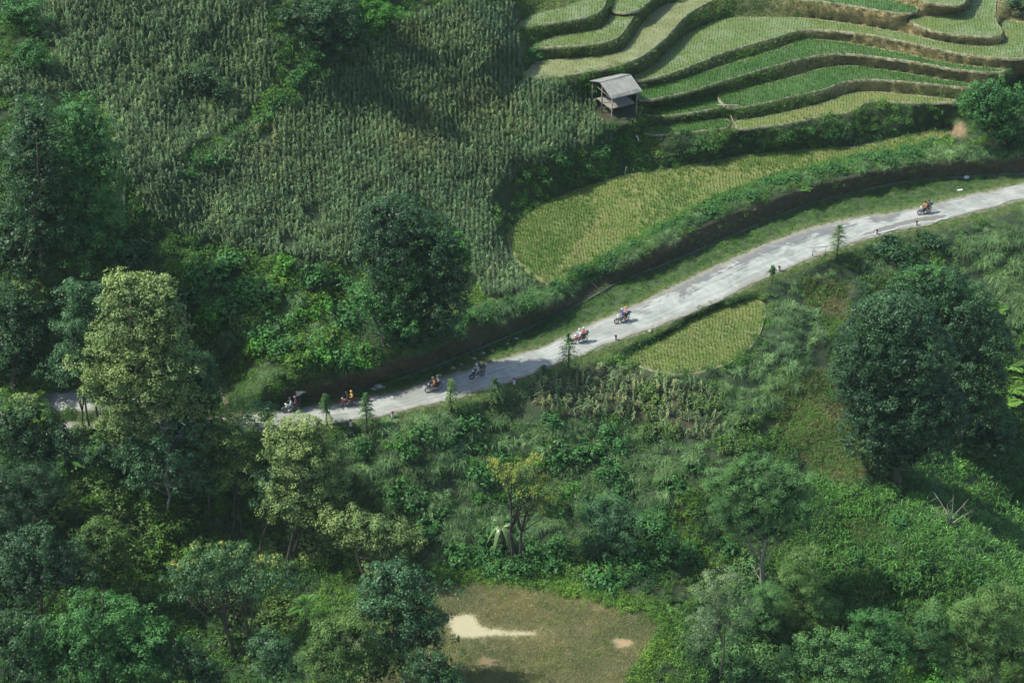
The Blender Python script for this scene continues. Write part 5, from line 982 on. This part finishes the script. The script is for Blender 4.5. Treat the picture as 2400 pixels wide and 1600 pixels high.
# ---- roadside conifer saplings: trunk, tiers of drooping feathery branches
sap_mats = {'g': leafmat('sapling_needles', (.045,.085,.045), (.10,.16,.085), None, .9, .3, .5, .35), 'y': leafmat('sapling_needles_pale', (.075,.105,.045), (.15,.19,.09), None, .9, .3, .5, .35)}
def sapling(base, hpx, wpx, label, mat='g', skew=0.0, clear=.25, vine=False):
    g = G(*base); p, s = on_y(base[0], base[1]-hpx, g.y); h = p.z-g.z; w = wpx/s; e = empty('conifer_sapling', g, rng.random()*6 if not skew else 0, label, 'sapling', None); r = np.random.default_rng(int(base[0]))
    MB().tube([(0, 0, -.2), (.03, 0, h*.5), (0, 0, h*1.0)], [.06*h/3+.015, .04*h/3+.01, .008], 6).build('trunk', bark['brown'], e)
    C_, N_, br = [], [], MB(); nt_ = int(14*h/2.5)+8
    for i in range(nt_):
        f = clear+(1-clear)*(i/nt_)**.9
        for j in range(4):
            a = r.random()*2*PI; L = w*(1.05*(1-f)**.7*min(1, (f-clear)*6+.35)+.12)*r.uniform(.6, 1.25)*(1+skew*math.cos(a)); z = h*f
            q = np.array([[math.cos(a)*L*t, math.sin(a)*L*t, z+L*(.35*t-.55*t*t)] for t in np.linspace(.1, 1, 9)])
            br.tube([q[0], q[4], q[8]], [.012, .009, .004], 3, False)
            for k in range(1, 9):
                for _ in range(3): C_.append(q[k]+r.normal(0, .035, 3)); N_.append([r.normal(0, .5), r.normal(0, .5), 1])
    br.build('branches', bark['brown'], e)
    C_ = np.array(C_); v, f = leaf_quads(C_, np.array(N_), np.full(len(C_), .15), .32, r); link('needles', npmesh('needles', v, f, sap_mats[mat], {'tint': np.repeat(r.random(len(C_)), 4)}), e)
    if vine:
        V, Fq, Tt = crown_mesh([(Vector((.1, 0, h*.3)), np.array([.5, .5, h*.34]), 20)], .14, .5, 1, r, .3); link('creeper', npmesh('creeper', V, Fq, TL['olive'], {'tint': Tt}), e)
sapling((751,975), 72, 26, 'slim roadside sapling with a bare lower stem right of the flag motorbike', clear=.4)
sapling((844,995), 92, 28, 'slim conical sapling right of the red motorbike with the yellow rider')
sapling((1035,945), 75, 26, 'sparse pale sapling with drooping side branches just right of the teal motorbike', 'y', .5, .15)
sapling((1136,930), 64, 28, 'sapling smothered by creepers below the black motorbike in the shade', 'g', 0, .1, True)
sapling((1305,862), 100, 34, 'bushy sapling partly hiding the second red motorbike', 'g', 0, .08)
sapling((1248,860), 22, 16, 'tiny sapling at the lower road edge left of the bushy one', 'g', 0, .1)
sapling((1922,590), 74, 30, 'feathery pale sapling at the lower edge of the road near the earth mound', 'y', 0, .2)
sapling((1772,650), 40, 18, 'small flat-topped sapling beside the milestone at the road bend', 'g', 0, .5)
# ------------------------------------------------------------------ field hut
roofm, nt, b, o = newmat('corrugated_fibre_cement'); n = noise(nt, 1.8, 6, .7, nt.nodes.new('ShaderNodeTexCoord').outputs['Object'])
nt.links.new(ramp(nt, n, [(0.3, (.10, .11, .10)), (0.55, (.17, .18, .165)), (0.75, (.24, .25, .225))]), b.inputs['Base Color']); b.inputs['Roughness'].default_value = .85
woodm = plain('grey_weathered_wood', (.17, .155, .125), .9, var=.45, scale=6); wood2 = plain('pale_boards', (.19, .18, .15), .9, var=.3, scale=3)
def src(u, v): return u*.98, v*.98
yaw = R(29)
ur, vr = src(1441, 184.5); rc = on_y(ur, vr, 205.6)[0]; gh = Vector((rc.x, rc.y, 8.2))
hut = empty('field_hut', (rc.x, rc.y, gh.z), yaw, 'small open field hut with grey corrugated roof between the maize and the terraces', 'hut')
zr = rc.z-gh.z; LX = 2.15; WY = 2.75; DZ = .98
def roof_side(sg):
    m = MB(); nx = 17*6; V = []; th = .012
    for i in range(nx+1):
        x = -LX+2*LX*i/nx; w = .05*math.cos(2*PI*i/6)
        for j in range(5):
            t = j/4; lap = .02 if j >= 2 else 0
            V.append((x, sg*(.03+WY*t), zr-DZ*t+w-.018*t*math.sin(x)-lap))
        for j in range(5):
            t = j/4; V.append((x, sg*(.03+WY*t), zr-DZ*t+w-th-.02))
    Fq = []
    for i in range(nx):
        a, c = i*10, (i+1)*10
        for j in range(4): Fq += [(a+j, c+j, c+j+1, a+j+1), (a+5+j, a+6+j, c+6+j, c+5+j)]
        Fq += [(a+4, c+4, c+9, a+9)]
    m.add(V, Fq); return m
for sg in (-1, 1): roof_side(sg).build('roof_panel', roofm, hut)
MB().tube([(-LX-.05, 0, zr+.02), (LX+.05, 0, zr+.02)], .07, 6).build('ridge_cap', roofm, hut)
hm = hut_rot = Matrix.Rotation(yaw, 3, 'Z')
def hpost(x, y, top, r0=.085):
    w = hm @ Vector((x, y, 0)); g0 = gz(rc.x+w.x, rc.y+w.y)-gh.z
    MB().tube([(x+.05, y, g0-.3), (x, y+.02, (g0+top)/2), (x, y, top)], [r0*1.15, r0, r0*.9], 8).build('post', woodm, hut)
for x, y in ((-1.65, -2.2), (1.75, -2.2), (-1.75, 2.1), (1.7, 2.1), (-1.7, 0.0)): hpost(x, y, zr-DZ*abs(y)/WY-.08)
MB().tube([(-1.65, -2.3, zr-DZ*.84-.02), (1.75, -2.3, zr-DZ*.84-.02)], .05, 6).tube([(-1.75, 2.2, zr-DZ*.8-.05), (1.7, 2.2, zr-DZ*.8-.05)], .05, 6).tube([(-1.7, -2.4, zr-DZ*.87-.08), (-1.7, 0, zr-.1), (-1.7, 2.4, zr-DZ*.87-.08)], .045, 6).tube([(1.7, -2.4, zr-DZ*.87-.08), (1.7, 0, zr-.1), (1.7, 2.4, zr-DZ*.87-.08)], .045, 6).tube([(-1.68, -2.2, zr-1.35), (-1.68, 2.1, zr-1.1)], .04, 6).build('roof_frame', woodm, hut)
pl = MB(); zf = zr-2.75
for i in range(13): pl.box((0.05, -1.75+i*.25, zf+.008*random.random()), (3.3+.25*random.random(), .235, .035))
pl.build('platform', wood2, hut)
MB().tube([(-1.5, -1.6, zf-.07), (-1.5, 1.3, zf-.07)], .05, 6).tube([(1.6, -1.6, zf-.07), (1.6, 1.3, zf-.07)], .05, 6).tube([(-1.7, -1.75, zf-.12), (1.8, -1.75, zf-.12)], .05, 6).build('platform_beam', woodm, hut)

# ------------------------------------------------------------------ motorbikes, riders, luggage
def rgb(*c):
    q = [(x/255)**2.2 for x in c]; g = sum(q)/3; return tuple((g+(x-g)*.85)*.62 for x in q)
_pm = {}
def pmat(c, rough=.6, coat=0.0, metal=0.0):
    k = (c, rough, coat, metal)
    if k not in _pm: _pm[k] = plain('painted_%02d' % len(_pm) if coat else 'surface_%02d' % len(_pm), c, rough, metal, .08, 20, coat)
    return _pm[k]
BLK = (.012, .012, .013); TYRE = (.02, .02, .02); GREY = (.35, .35, .35); SKIN = (.42, .25, .17)
def motorbike(f, r_, label, body, shield, rim, z=.05):
    a = Vector([float(q) for q in on_z(f[0], f[1], z)]); c = Vector([float(q) for q in on_z(r_[0], r_[1], z)]); d = (a-c); rz = math.atan2(d.y, d.x); mid = (a+c)/2
    e = empty('motorbike', mid, rz, label, 'motorbike', 'motorbikes riding down the road')
    paint = pmat(body, .3, .6); sh = pmat(shield, .3, .6); blk = pmat(BLK, .5); met = pmat(GREY, .3, 0, .8); rm = pmat(rim, .35, .2)
    for x in (.63, -.62):
        w = MB().torus((x, 0, .3), .265, .045, n=28, k=8).build('tyre' if False else 'wheel', pmat(TYRE, .85), e); rr = MB().torus((x, 0, .3), .222, .02, n=24, k=6)
        for k in range(12):
            q = 2*PI*k/12; rr.tube([(x, .02*(-1)**k, .3), (x+.215*math.cos(q), 0, .3+.215*math.sin(q))], .006, 4)
        rr.build('rim', rm, w)
        MB().tube([(x, -.05, .3), (x, .05, .3)], .045, 10).build('hub', met, w)
    fk = MB()
    for s in (-1, 1): fk.tube([(.63, s*.075, .3), (.48, s*.075, .72), (.42, s*.07, .93)], .022, 7)
    fk.build('front_fork', met, e)
    V = MB()
    for i in range(9):
        q = R(15+i*15); V.V += [(.63+.335*math.cos(q), -.055, .3+.335*math.sin(q)), (.63+.335*math.cos(q), .055, .3+.335*math.sin(q)), (.63+.35*math.cos(q), .04, .3+.35*math.sin(q)), (.63+.35*math.cos(q), -.04, .3+.35*math.sin(q))]
    for i in range(8):
        b0, c0 = i*4, (i+1)*4; V.F += [(b0+j, b0+(j+1) % 4, c0+(j+1) % 4, c0+j) for j in range(4)]; V.S += [True]*4
    V.build('front_fender', paint, e)
    MB().tube([(.42, 0, .93), (.25, 0, .74), (.0, 0, .60), (-.3, 0, .62), (-.55, 0, .74), (-.86, 0, .80)], [.07, .10, .09, .12, .12, .05], 10).build('body', paint, e)
    MB().ball((.40, 0, .80), (.13, .20, .24), 12, 8, Matrix.Rotation(R(-20), 3, 'Y')).build('front_fairing', sh, e)
    MB().ball((.50, 0, 1.0), (.09, .10, .085), 12, 8).build('headlight', pmat((.75, .77, .75), .15, .5), e)
    MB().tube([(.24, -.37, 1.03), (.34, -.18, 1.06), (.38, 0, 1.02), (.34, .18, 1.06), (.24, .37, 1.03)], .017, 7).build('handlebar', blk, e)
    for s in (-1, 1):
        m = MB().tube([(.30, s*.26, 1.05), (.33, s*.30, 1.22)], .007, 5); m.ball((.33, s*.33, 1.25), (.018, .06, .038), 8, 6); m.build('mirror', blk, e)
    st = MB(); st.tube([(.12, 0, .80), (-.1, 0, .81), (-.4, 0, .85), (-.78, 0, .87)], [.07, .125, .13, .08], 10); st.build('seat', blk, e)
    en = MB().box((.08, 0, .38), (.34, .22, .24)).tube([(.2, 0, .42), (.36, 0, .52)], .09, 8); en.build('engine', met, e)
    MB().tube([(.15, -.13, .28), (-.2, -.16, .26), (-.5, -.17, .33), (-.85, -.17, .40)], [.02, .022, .045, .045], 8).build('exhaust', met, e)
    MB().tube([(-.62, -.10, .3), (-.45, -.12, .66)], .025, 6).tube([(-.62, .10, .3), (-.45, .12, .66)], .025, 6).tube([(-.62, .09, .3), (-.1, .09, .36)], .028, 6).tube([(-.62, -.09, .3), (-.1, -.09, .36)], .028, 6).build('rear_suspension', blk, e)
    MB().box((-.93, 0, .62), (.05, .17, .26), Matrix.Rotation(R(25), 3, 'Y')).build('rear_fender', blk, e)
    MB().ball((-.90, 0, .80), (.05, .09, .04), 8, 6).build('tail_light', pmat((.5, .02, .01), .3, .4), e)
    return e
def skin(name, V, E, rad, mat, parent, sub=2, root=0):
    me = bpy.data.meshes.new(name); me.from_pydata([tuple(v) for v in V], E, []); me.materials.append(mat)
    o = link(name, me, parent); md = o.modifiers.new('skin', 'SKIN'); md.use_smooth_shade = True
    sv = me.skin_vertices[0].data
    for i, r in enumerate(rad): sv[i].radius = (r, r) if not hasattr(r, '__len__') else r; sv[i].use_root = (i == root)
    s = o.modifiers.new('smooth', 'SUBSURF'); s.levels = sub; s.render_levels = sub
    return o
def person(bike, label, seat, helmet, top, legs, arms='bars', skin_c=SKIN, sleeve=True, shorts=False, visor=True):
    """seated rider; seat 0 = driver, 1 = passenger; local x forward"""
    hx = -.14 if seat == 0 else -.56; hz = .90 if seat == 0 else .95
    e = empty('person', bike.location, bike.rotation_euler.z, label, 'person', 'riders on the motorbikes')
    pel = Vector((hx, 0, hz)); ch = Vector((hx+(.12 if seat == 0 else .06), 0, hz+.36)); nk = ch+Vector((.03, 0, .17)); hd = nk+Vector((.03, 0, .15))
    V = [pel, pel+Vector((.05, 0, .16)), ch, nk, nk+Vector((.02, 0, .07)), hd, hd+Vector((.0, 0, .08)), hd+Vector((.10, 0, -.02))]
    E = [(0, 1), (1, 2), (2, 3), (3, 4), (4, 5), (5, 6), (5, 7)]; rad = [.12, .11, .125, .055, .05, .085, .07, .035]
    topV, topE, topR = [pel+Vector((0, 0, -.04)), pel+Vector((.05, 0, .16)), ch, nk+Vector((0, 0, -.05))], [(0, 1), (1, 2), (2, 3)], [(.15, .16), (.145, .15), (.155, .165), (.09, .09)]
    legV, legE, legR = [pel], [], [.15]
    for s in (-1, 1):
        sh = ch+Vector((0, s*.17, .08)); 
        if arms == 'bars': hand = Vector((.27, s*.33, 1.06)); el = (sh+hand)/2+Vector((-.06, s*.09, -.10))
        elif arms == 'hold': hand = Vector((hx+.34, s*.17, hz+.16)); el = (sh+hand)/2+Vector((-.12, s*.10, -.06))
        elif arms == 'wave' and s == -1: hand = sh+Vector((.22, -.38, .30)); el = sh+Vector((.08, -.24, .06))
        elif arms == 'pole' and s == -1: hand = Vector((hx-.05, -.33, hz+.42)); el = sh+Vector((-.05, -.16, -.16))
        else: hand = Vector((hx+.34, s*.17, hz+.16)); el = (sh+hand)/2+Vector((-.12, s*.10, -.06))
        b = len(V); V += [sh, el, hand]; E += [(2, b), (b, b+1), (b+1, b+2)]; rad += [.06, .043, .028]
        d = (hand-el).normalized(); side = d.cross(Vector((0, 0, 1))).normalized(); palm = hand+d*.07
        V.append(palm); E.append((b+2, b+3)); rad.append(.03)
        for k in range(4):
            f1 = palm+side*(k-1.5)*.022+d*.035; f2 = f1+d*(.030+.008*(1.5-abs(k-1.5)))+Vector((0, 0, -.022)); n = len(V); V += [f1, f2]; E += [(b+3, n), (n, n+1)]; rad += [.010, .008]
        n = len(V); V += [hand+d*.03-side*s*.045, hand+d*.06-side*s*.055+Vector((0, 0, -.02))]; E += [(b+2, n), (n, n+1)]; rad += [.011, .009]
        tb = len(topV); topV += [sh, el] + ([hand-d*.03] if sleeve else []); topE += [(2, tb), (tb, tb+1)] + ([(tb+1, tb+2)] if sleeve else []); topR += [.082, .062] + ([.046] if sleeve else [])
        hp = pel+Vector((.02, s*.10, -.02)); kn = Vector((hx+.42, s*(.20 if seat == 0 else .25), hz-.12 if seat == 0 else hz-.16)); an = Vector((hx+.26, s*.20, .36 if seat == 0 else .42)); toe = an+Vector((.17, 0, -.05))
        b = len(V); V += [hp, kn, an, toe]; E += [(0, b), (b, b+1), (b+1, b+2), (b+2, b+3)]; rad += [.085, .058, .038, .028]
        lb = len(legV); legV += [hp, kn] + ([] if shorts else [an+Vector((0, 0, .04))]); legE += [(0, lb), (lb, lb+1)] + ([] if shorts else [(lb+1, lb+2)]); legR += [.105, .08] + ([] if shorts else [.058])
        m = MB().ball(an+Vector((.08, 0, -.04)), (.135, .05, .045), 10, 6); m.build('shoe', pmat((.7, .7, .68) if (label.count('white') and s > 0) else (.10, .09, .08), .6), e)
    skin('body', V, E, rad, pmat(skin_c, .55), e, 1)
    skin('shirt', topV, topE, topR, pmat(top, .8), e, 2); skin('shorts' if shorts else 'trousers', legV, legE, legR, pmat(legs, .8), e, 2)
    hm_ = MB().ball(hd+Vector((-.005, 0, .055)), (.145, .125, .14), 16, 10, None, -.35).build('helmet', pmat(helmet, .25, .5), e)
    if visor: MB().ball(hd+Vector((.085, 0, .035)), (.065, .09, .055), 10, 6).build('visor', pmat((.05, .06, .06), .1, .8), hm_)
    m = MB(); 
    for s in (-1, 1): m.ball(hd+Vector((.088, s*.03, .0)), .012, 6, 4)
    m.build('eyes', pmat((.03, .02, .015), .3), e)
    return e, ch
def luggage(bike, off, size, col, label, name='backpack', cat='bag'):
    e = empty(name, bike.location, bike.rotation_euler.z, label, cat, None)
    MB().ball(off, size, 12, 8).build('pack', pmat(col, .8), e); MB().ball(Vector(off)+Vector((-size[0]*.7, 0, -size[2]*.25)), (size[0]*.55, size[1]*.7, size[2]*.5), 10, 6).build('front_pocket', pmat(tuple(c*.8 for c in col), .8), e)
    m = MB()
    for s in (-1, 1): m.tube([Vector(off)+Vector((size[0]*.5, s*size[1]*.6, size[2]*.8)), Vector(off)+Vector((size[0]*1.5, s*size[1]*.65, size[2]*.6)), Vector(off)+Vector((size[0]*1.5, s*size[1]*.65, -size[2]*.4)), Vector(off)+Vector((size[0]*.5, s*size[1]*.6, -size[2]*.7))], .014, 5)
    m.build('strap', pmat(tuple(c*.5 for c in col), .8), e); return e
WH = rgb(215, 220, 220); YE = rgb(225, 170, 30); LG = rgb(150, 160, 160)
b1 = motorbike((654, 947), (683, 943), 'blue and white motorbike with the pennant, leading the column at the left', rgb(70, 140, 165), rgb(200, 205, 210), (.5, .5, .45))
person(b1, 'driver in a white jacket and grey helmet on the leading blue and white motorbike', 0, rgb(120, 130, 125), rgb(200, 210, 212), rgb(150, 160, 165))
person(b1, 'passenger in a pink helmet and bare arms on the leading motorbike', 1, rgb(222, 150, 140), rgb(190, 90, 85), rgb(60, 70, 90), 'pole', sleeve=False, shorts=True)
luggage(b1, (-.86, 0, 1.18), (.12, .18, .24), rgb(50, 55, 70), 'dark backpack on the passenger of the leading motorbike')
b2 = motorbike((784, 934), (812, 930), 'red motorbike carrying the rider in the yellow shirt', rgb(160, 30, 40), rgb(180, 40, 50), (.5, .5, .48))
person(b2, 'driver in dark clothes and dark helmet in front of the yellow shirt', 0, rgb(55, 45, 45), rgb(60, 45, 45), rgb(60, 75, 90))
person(b2, 'passenger in a yellow shirt and yellow helmet on the red motorbike', 1, YE, rgb(225, 175, 50), rgb(120, 45, 50), 'hold', shorts=True)
luggage(b2, (-.86, 0, 1.12), (.13, .18, .24), rgb(25, 28, 32), 'black backpack behind the yellow shirt')
b3 = motorbike((983, 901), (1008, 894), 'black and teal motorbike with the orange-shirted driver', rgb(20, 50, 60), rgb(50, 90, 100), (.55, .55, .52))
person(b3, 'driver in an orange shirt and grey helmet on the black and teal motorbike', 0, rgb(150, 160, 165), rgb(215, 140, 45), rgb(170, 100, 70), sleeve=False, shorts=True)
person(b3, 'passenger in a white shirt and yellow helmet behind the orange-shirted driver', 1, YE, rgb(215, 222, 215), rgb(50, 50, 55), 'hold', sleeve=False)
b4 = motorbike((1085, 871), (1107, 863), 'all black motorbike riding through the tree shadow on the road', rgb(18, 20, 22), rgb(25, 28, 30), (.06, .06, .06))
person(b4, 'driver in a light grey hoodie and white helmet on the all black motorbike', 0, WH, rgb(185, 195, 195), rgb(140, 145, 145))
person(b4, 'passenger in dark clothes and yellow helmet on the all black motorbike', 1, YE, rgb(80, 85, 95), rgb(150, 130, 120), 'hold', shorts=True)
luggage(b4, (-.88, 0, 1.15), (.14, .2, .26), rgb(95, 110, 120), 'grey backpack on the passenger of the all black motorbike')
b5 = motorbike((1320, 789), (1342, 784), 'red motorbike half hidden by the bushy sapling', rgb(165, 40, 50), rgb(205, 80, 85), (.35, .35, .34))
person(b5, 'driver in a white shirt and white helmet half hidden by the bushy sapling', 0, WH, rgb(210, 218, 220), rgb(130, 135, 135))
person(b5, 'passenger in a red-orange top and white helmet beside the bushy sapling', 1, WH, rgb(200, 80, 65), rgb(90, 80, 75), 'hold')
luggage(b5, (-.88, 0, 1.12), (.13, .19, .26), rgb(120, 140, 125), 'grey-green backpack on the passenger in the red-orange top')
b6 = motorbike((1416, 743), (1440, 736), 'dark red motorbike with a white front fairing and red-rimmed wheels', rgb(90, 30, 35), rgb(200, 215, 215), rgb(170, 50, 45))
person(b6, 'driver in a purple shirt and pale helmet on the dark red motorbike', 0, rgb(205, 220, 215), rgb(75, 65, 135), rgb(150, 155, 160))
person(b6, 'passenger in a pink top and yellow helmet raising one arm', 1, YE, rgb(200, 150, 160), rgb(60, 55, 60), 'wave', sleeve=False, shorts=True)
luggage(b6, (-.90, 0, 1.02), (.20, .22, .10), rgb(45, 75, 150), 'blue rolled bag behind the passenger who raises one arm', 'bag')
b7 = motorbike((2109, 494), (2135, 488), 'black motorbike with orange wheels, last of the column at the far right', rgb(20, 24, 28), rgb(150, 165, 170), rgb(215, 95, 55))
person(b7, 'driver in an orange vest and black helmet on the last motorbike', 0, rgb(22, 26, 30), rgb(205, 130, 50), rgb(40, 40, 45), sleeve=False)
person(b7, 'passenger in dark clothes and dark helmet on the last motorbike', 1, rgb(110, 50, 50), rgb(85, 85, 80), rgb(140, 90, 70), 'hold', shorts=True)
luggage(b7, (-.92, 0, 1.22), (.18, .22, .27), rgb(90, 130, 145), 'bulky blue-grey backpack on the last motorbike')
# pennant
fe = empty('pennant', b1.location, b1.rotation_euler.z, 'white triangular pennant with yellow trim on a pole above the leading motorbike', 'flag')
MB().tube([(-.62, -.38, .95), (-.64, -.38, 2.15)], .014, 6).build('pole', pmat((.10, .10, .10), .5), fe)
n = 9; V = []; V2 = []
for th in (-.004, .004):
    for i in range(n):
        t = i/(n-1); hh = .33*(1-t)+.015; x = -.64-1.0*t; y = -.38+.07*math.sin(t*7)+th; zc = 1.80+.05*t
        V += [(x, y, zc-hh), (x, y, zc+hh)]
Fq = [(2*i, 2*i+1, 2*i+3, 2*i+2) for i in range(n-1)]+[(2*n+2*i, 2*n+2*i+2, 2*n+2*i+3, 2*n+2*i+1) for i in range(n-1)]
MB().add(V, Fq).build('cloth', pmat(rgb(205, 212, 205), .8), fe)
MB().tube([(V[2*i+1][0], -.38+.07*math.sin(i/(n-1)*7), V[2*i+1][2]) for i in range(3, n)], .016, 5).build('trim', pmat(rgb(225, 160, 50), .8), fe)

# ------------------------------------------------------------------ milestones, litter, poles
mw = plain('white_painted_concrete', (.42, .42, .39), .8, var=.12, scale=8); mr = plain('red_painted_cap', (.13, .035, .03), .7, var=.2, scale=10)
for (u, v), lb in zip([(902,959), (1181,881), (1414,782), (1789,623), (2013,539), (2104,519), (806,985)], ['white milestone with red cap right of the slim conical sapling', 'white milestone with red cap below the shaded stretch of road', 'white milestone with red cap between the two hindmost riders and the small paddy', 'white milestone beside the small flat-topped sapling at the bend', 'small white milestone on the upper road verge left of the brown puddle', 'small white milestone just below the brown puddle of the last motorbike', 'milestone nearly hidden by weeds between the two leftmost saplings']):
    g = G(u, v); g.z = max(g.z, -.12); e = empty('milestone', g, R(15), lb, 'milestone', 'milestones along the lower road edge')
    MB().box((0, 0, .22), (.26, .22, .64), None, .92).build('post', mw, e)
    MB().box((0, 0, .60), (.26, .22, .12), None, .9).ball((0, 0, .66), (.115, .10, .07), 12, 5, None, 0).build('cap', mr, e)
def single(name, m, mat, label, cat): o = m.build(name, mat); tag(o, label, cat); return o
whm = plain('white_plastic', (.5, .52, .52), .5, var=.08)
def wp(u, v, lift=.05):
    g = G(u, v); return Vector((g.x, g.y, g.z+lift))
single('white_pipe', MB().tube([wp(1461, 328, 1.0), wp(1467, 341, 1.0)], .07, 8), whm, 'short white pipe lying on the weeds of the bank below the hut', 'pipe')
bam = plain('pale_bamboo_pole', (.2, .2, .15), .7, var=.2)
single('bamboo_pole', MB().tube([wp(1331, 631, .5), wp(1372, 667, .3), wp(1413, 700, .12)], .013, 6), bam, 'long thin bamboo pole leaning from the cut bank across the gutter', 'pole')
single('bamboo_stake', MB().tube([wp(1433, 408, -.2), wp(1433, 408, 1.5)+Vector((.25, 0, 0))], .03, 6), bam, 'thin pale stake standing at the upper edge of the long curved paddy', 'stake')
single('bamboo_spout', MB().tube([wp(1676, 268, .5), wp(1683, 285, .4), wp(1694, 300, .5)], .05, 6), bam, 'pale bamboo water spout between the two lowest terraces', 'pipe')
single('plank', MB().box(wp(1672, 248, .35), (2.6, .22, .07), Matrix.Rotation(R(-4), 3, 'Z')), wood2, 'grey plank laid across the end of a terrace rim', 'plank')
fr = empty('wooden_frame', G(1875, 590), 0, 'broken wooden frame of sticks at the lower road edge beside the pale sapling', 'frame'); g0 = G(1875, 590)
m = MB()
for a, b_ in (((1858, 580, .6), (1900, 580, .8)), ((1866, 590, 0), (1866, 590, 1.1)), ((1895, 588, 0), (1895, 588, 1.1)), ((1868, 588, .9), (1895, 623, .3))): m.tube([wp(*a)-g0, wp(*b_)-g0], .04, 6)
m.build('stick', woodm, fr)
bagm = plain('crumpled_white_plastic', (.4, .43, .46), .5, var=.25, scale=30)
def lump(u, v, sz, mat, name, label, cat, lift=.05):
    r = np.random.default_rng(int(u)); m = MB().ball((0, 0, 0), sz, 10, 7); m.V = [tuple(np.array(p)*(1+.22*r.standard_normal())) for p in m.V]; o = m.build(name, mat); o.location = wp(u, v, lift); tag(o, label, cat); return o
lump(2218, 411, (.36, .25, .22), bagm, 'plastic_bag', 'crumpled white and blue plastic bag beside the gutter at the right', 'litter', .2)
single('white_board', MB().box(wp(2205, 438, .1), (.62, .30, .05), Matrix.Rotation(R(12), 3, 'Z')), whm, 'flat white board lying on the upper verge near the last motorbike', 'litter')
stm = plain('pale_stone', (.24, .25, .22), .9, var=.25, scale=8)
lump(1494, 761, (.24, .2, .17), stm, 'stone', 'single white stone on the verge above the small paddy', 'stone')
for u, v, s in ((869, 888, .42), (858, 894, .3), (881, 890, .22)): lump(u, v, (s, s*.7, s*.6), stm, 'stone', 'pale stones beside the gutter above the red motorbike', 'stone')['group'] = 'pale stones beside the gutter'
for u, v in ((1010, 862), (1060, 838), (1090, 824), (1130, 806), (1165, 790), (1185, 778), (1040, 846), (1110, 812)): lump(u, v, (.22, .16, .12), stm, 'stone', 'pale rubble stone lying along the gutter above the shaded road', 'stone')['group'] = 'rubble stones along the gutter'
# footpath down the grass to the road
Q = resample(smooth_poly([(497, 880), (502, 893), (512, 905), (520, 925), (528, 945)], 5, False), 30); P = np.array([G(u, v) for u, v in Q]); V = np.stack([P+np.array([-.28, 0, .12]), P+np.array([.28, 0, .12])], 1).reshape(-1, 3); i = np.arange(29)*2
pth = link('path', npmesh('path', V, np.c_[i, i+1, i+3, i+2], plain('bare_earth_path', (.13, .115, .075), .95, var=.3, scale=3))); tag(pth, 'narrow bare earth footpath dropping to the road at the left', 'path', kind='structure')
# ------------------------------------------------------------------ thin teal haze volume, added to lift the dark tones
hz = MB().box((0, 155, 45), (840, 560, 190)).build('haze', None)
m = bpy.data.materials.new('tone_lift_haze'); m.use_nodes = True; nt = m.node_tree; nt.nodes.remove(nt.nodes['Principled BSDF'])
vp = nt.nodes.new('ShaderNodeVolumePrincipled'); vp.inputs['Color'].default_value = (.72, .93, .90, 1); vp.inputs['Density'].default_value = HAZE; vp.inputs['Anisotropy'].default_value = 0.2
nt.links.new(vp.outputs[0], nt.nodes['Material Output'].inputs['Volume']); hz.data.materials.append(m); tag(hz, 'thin teal haze added over the valley to lift dark tones', 'haze', kind='stuff')
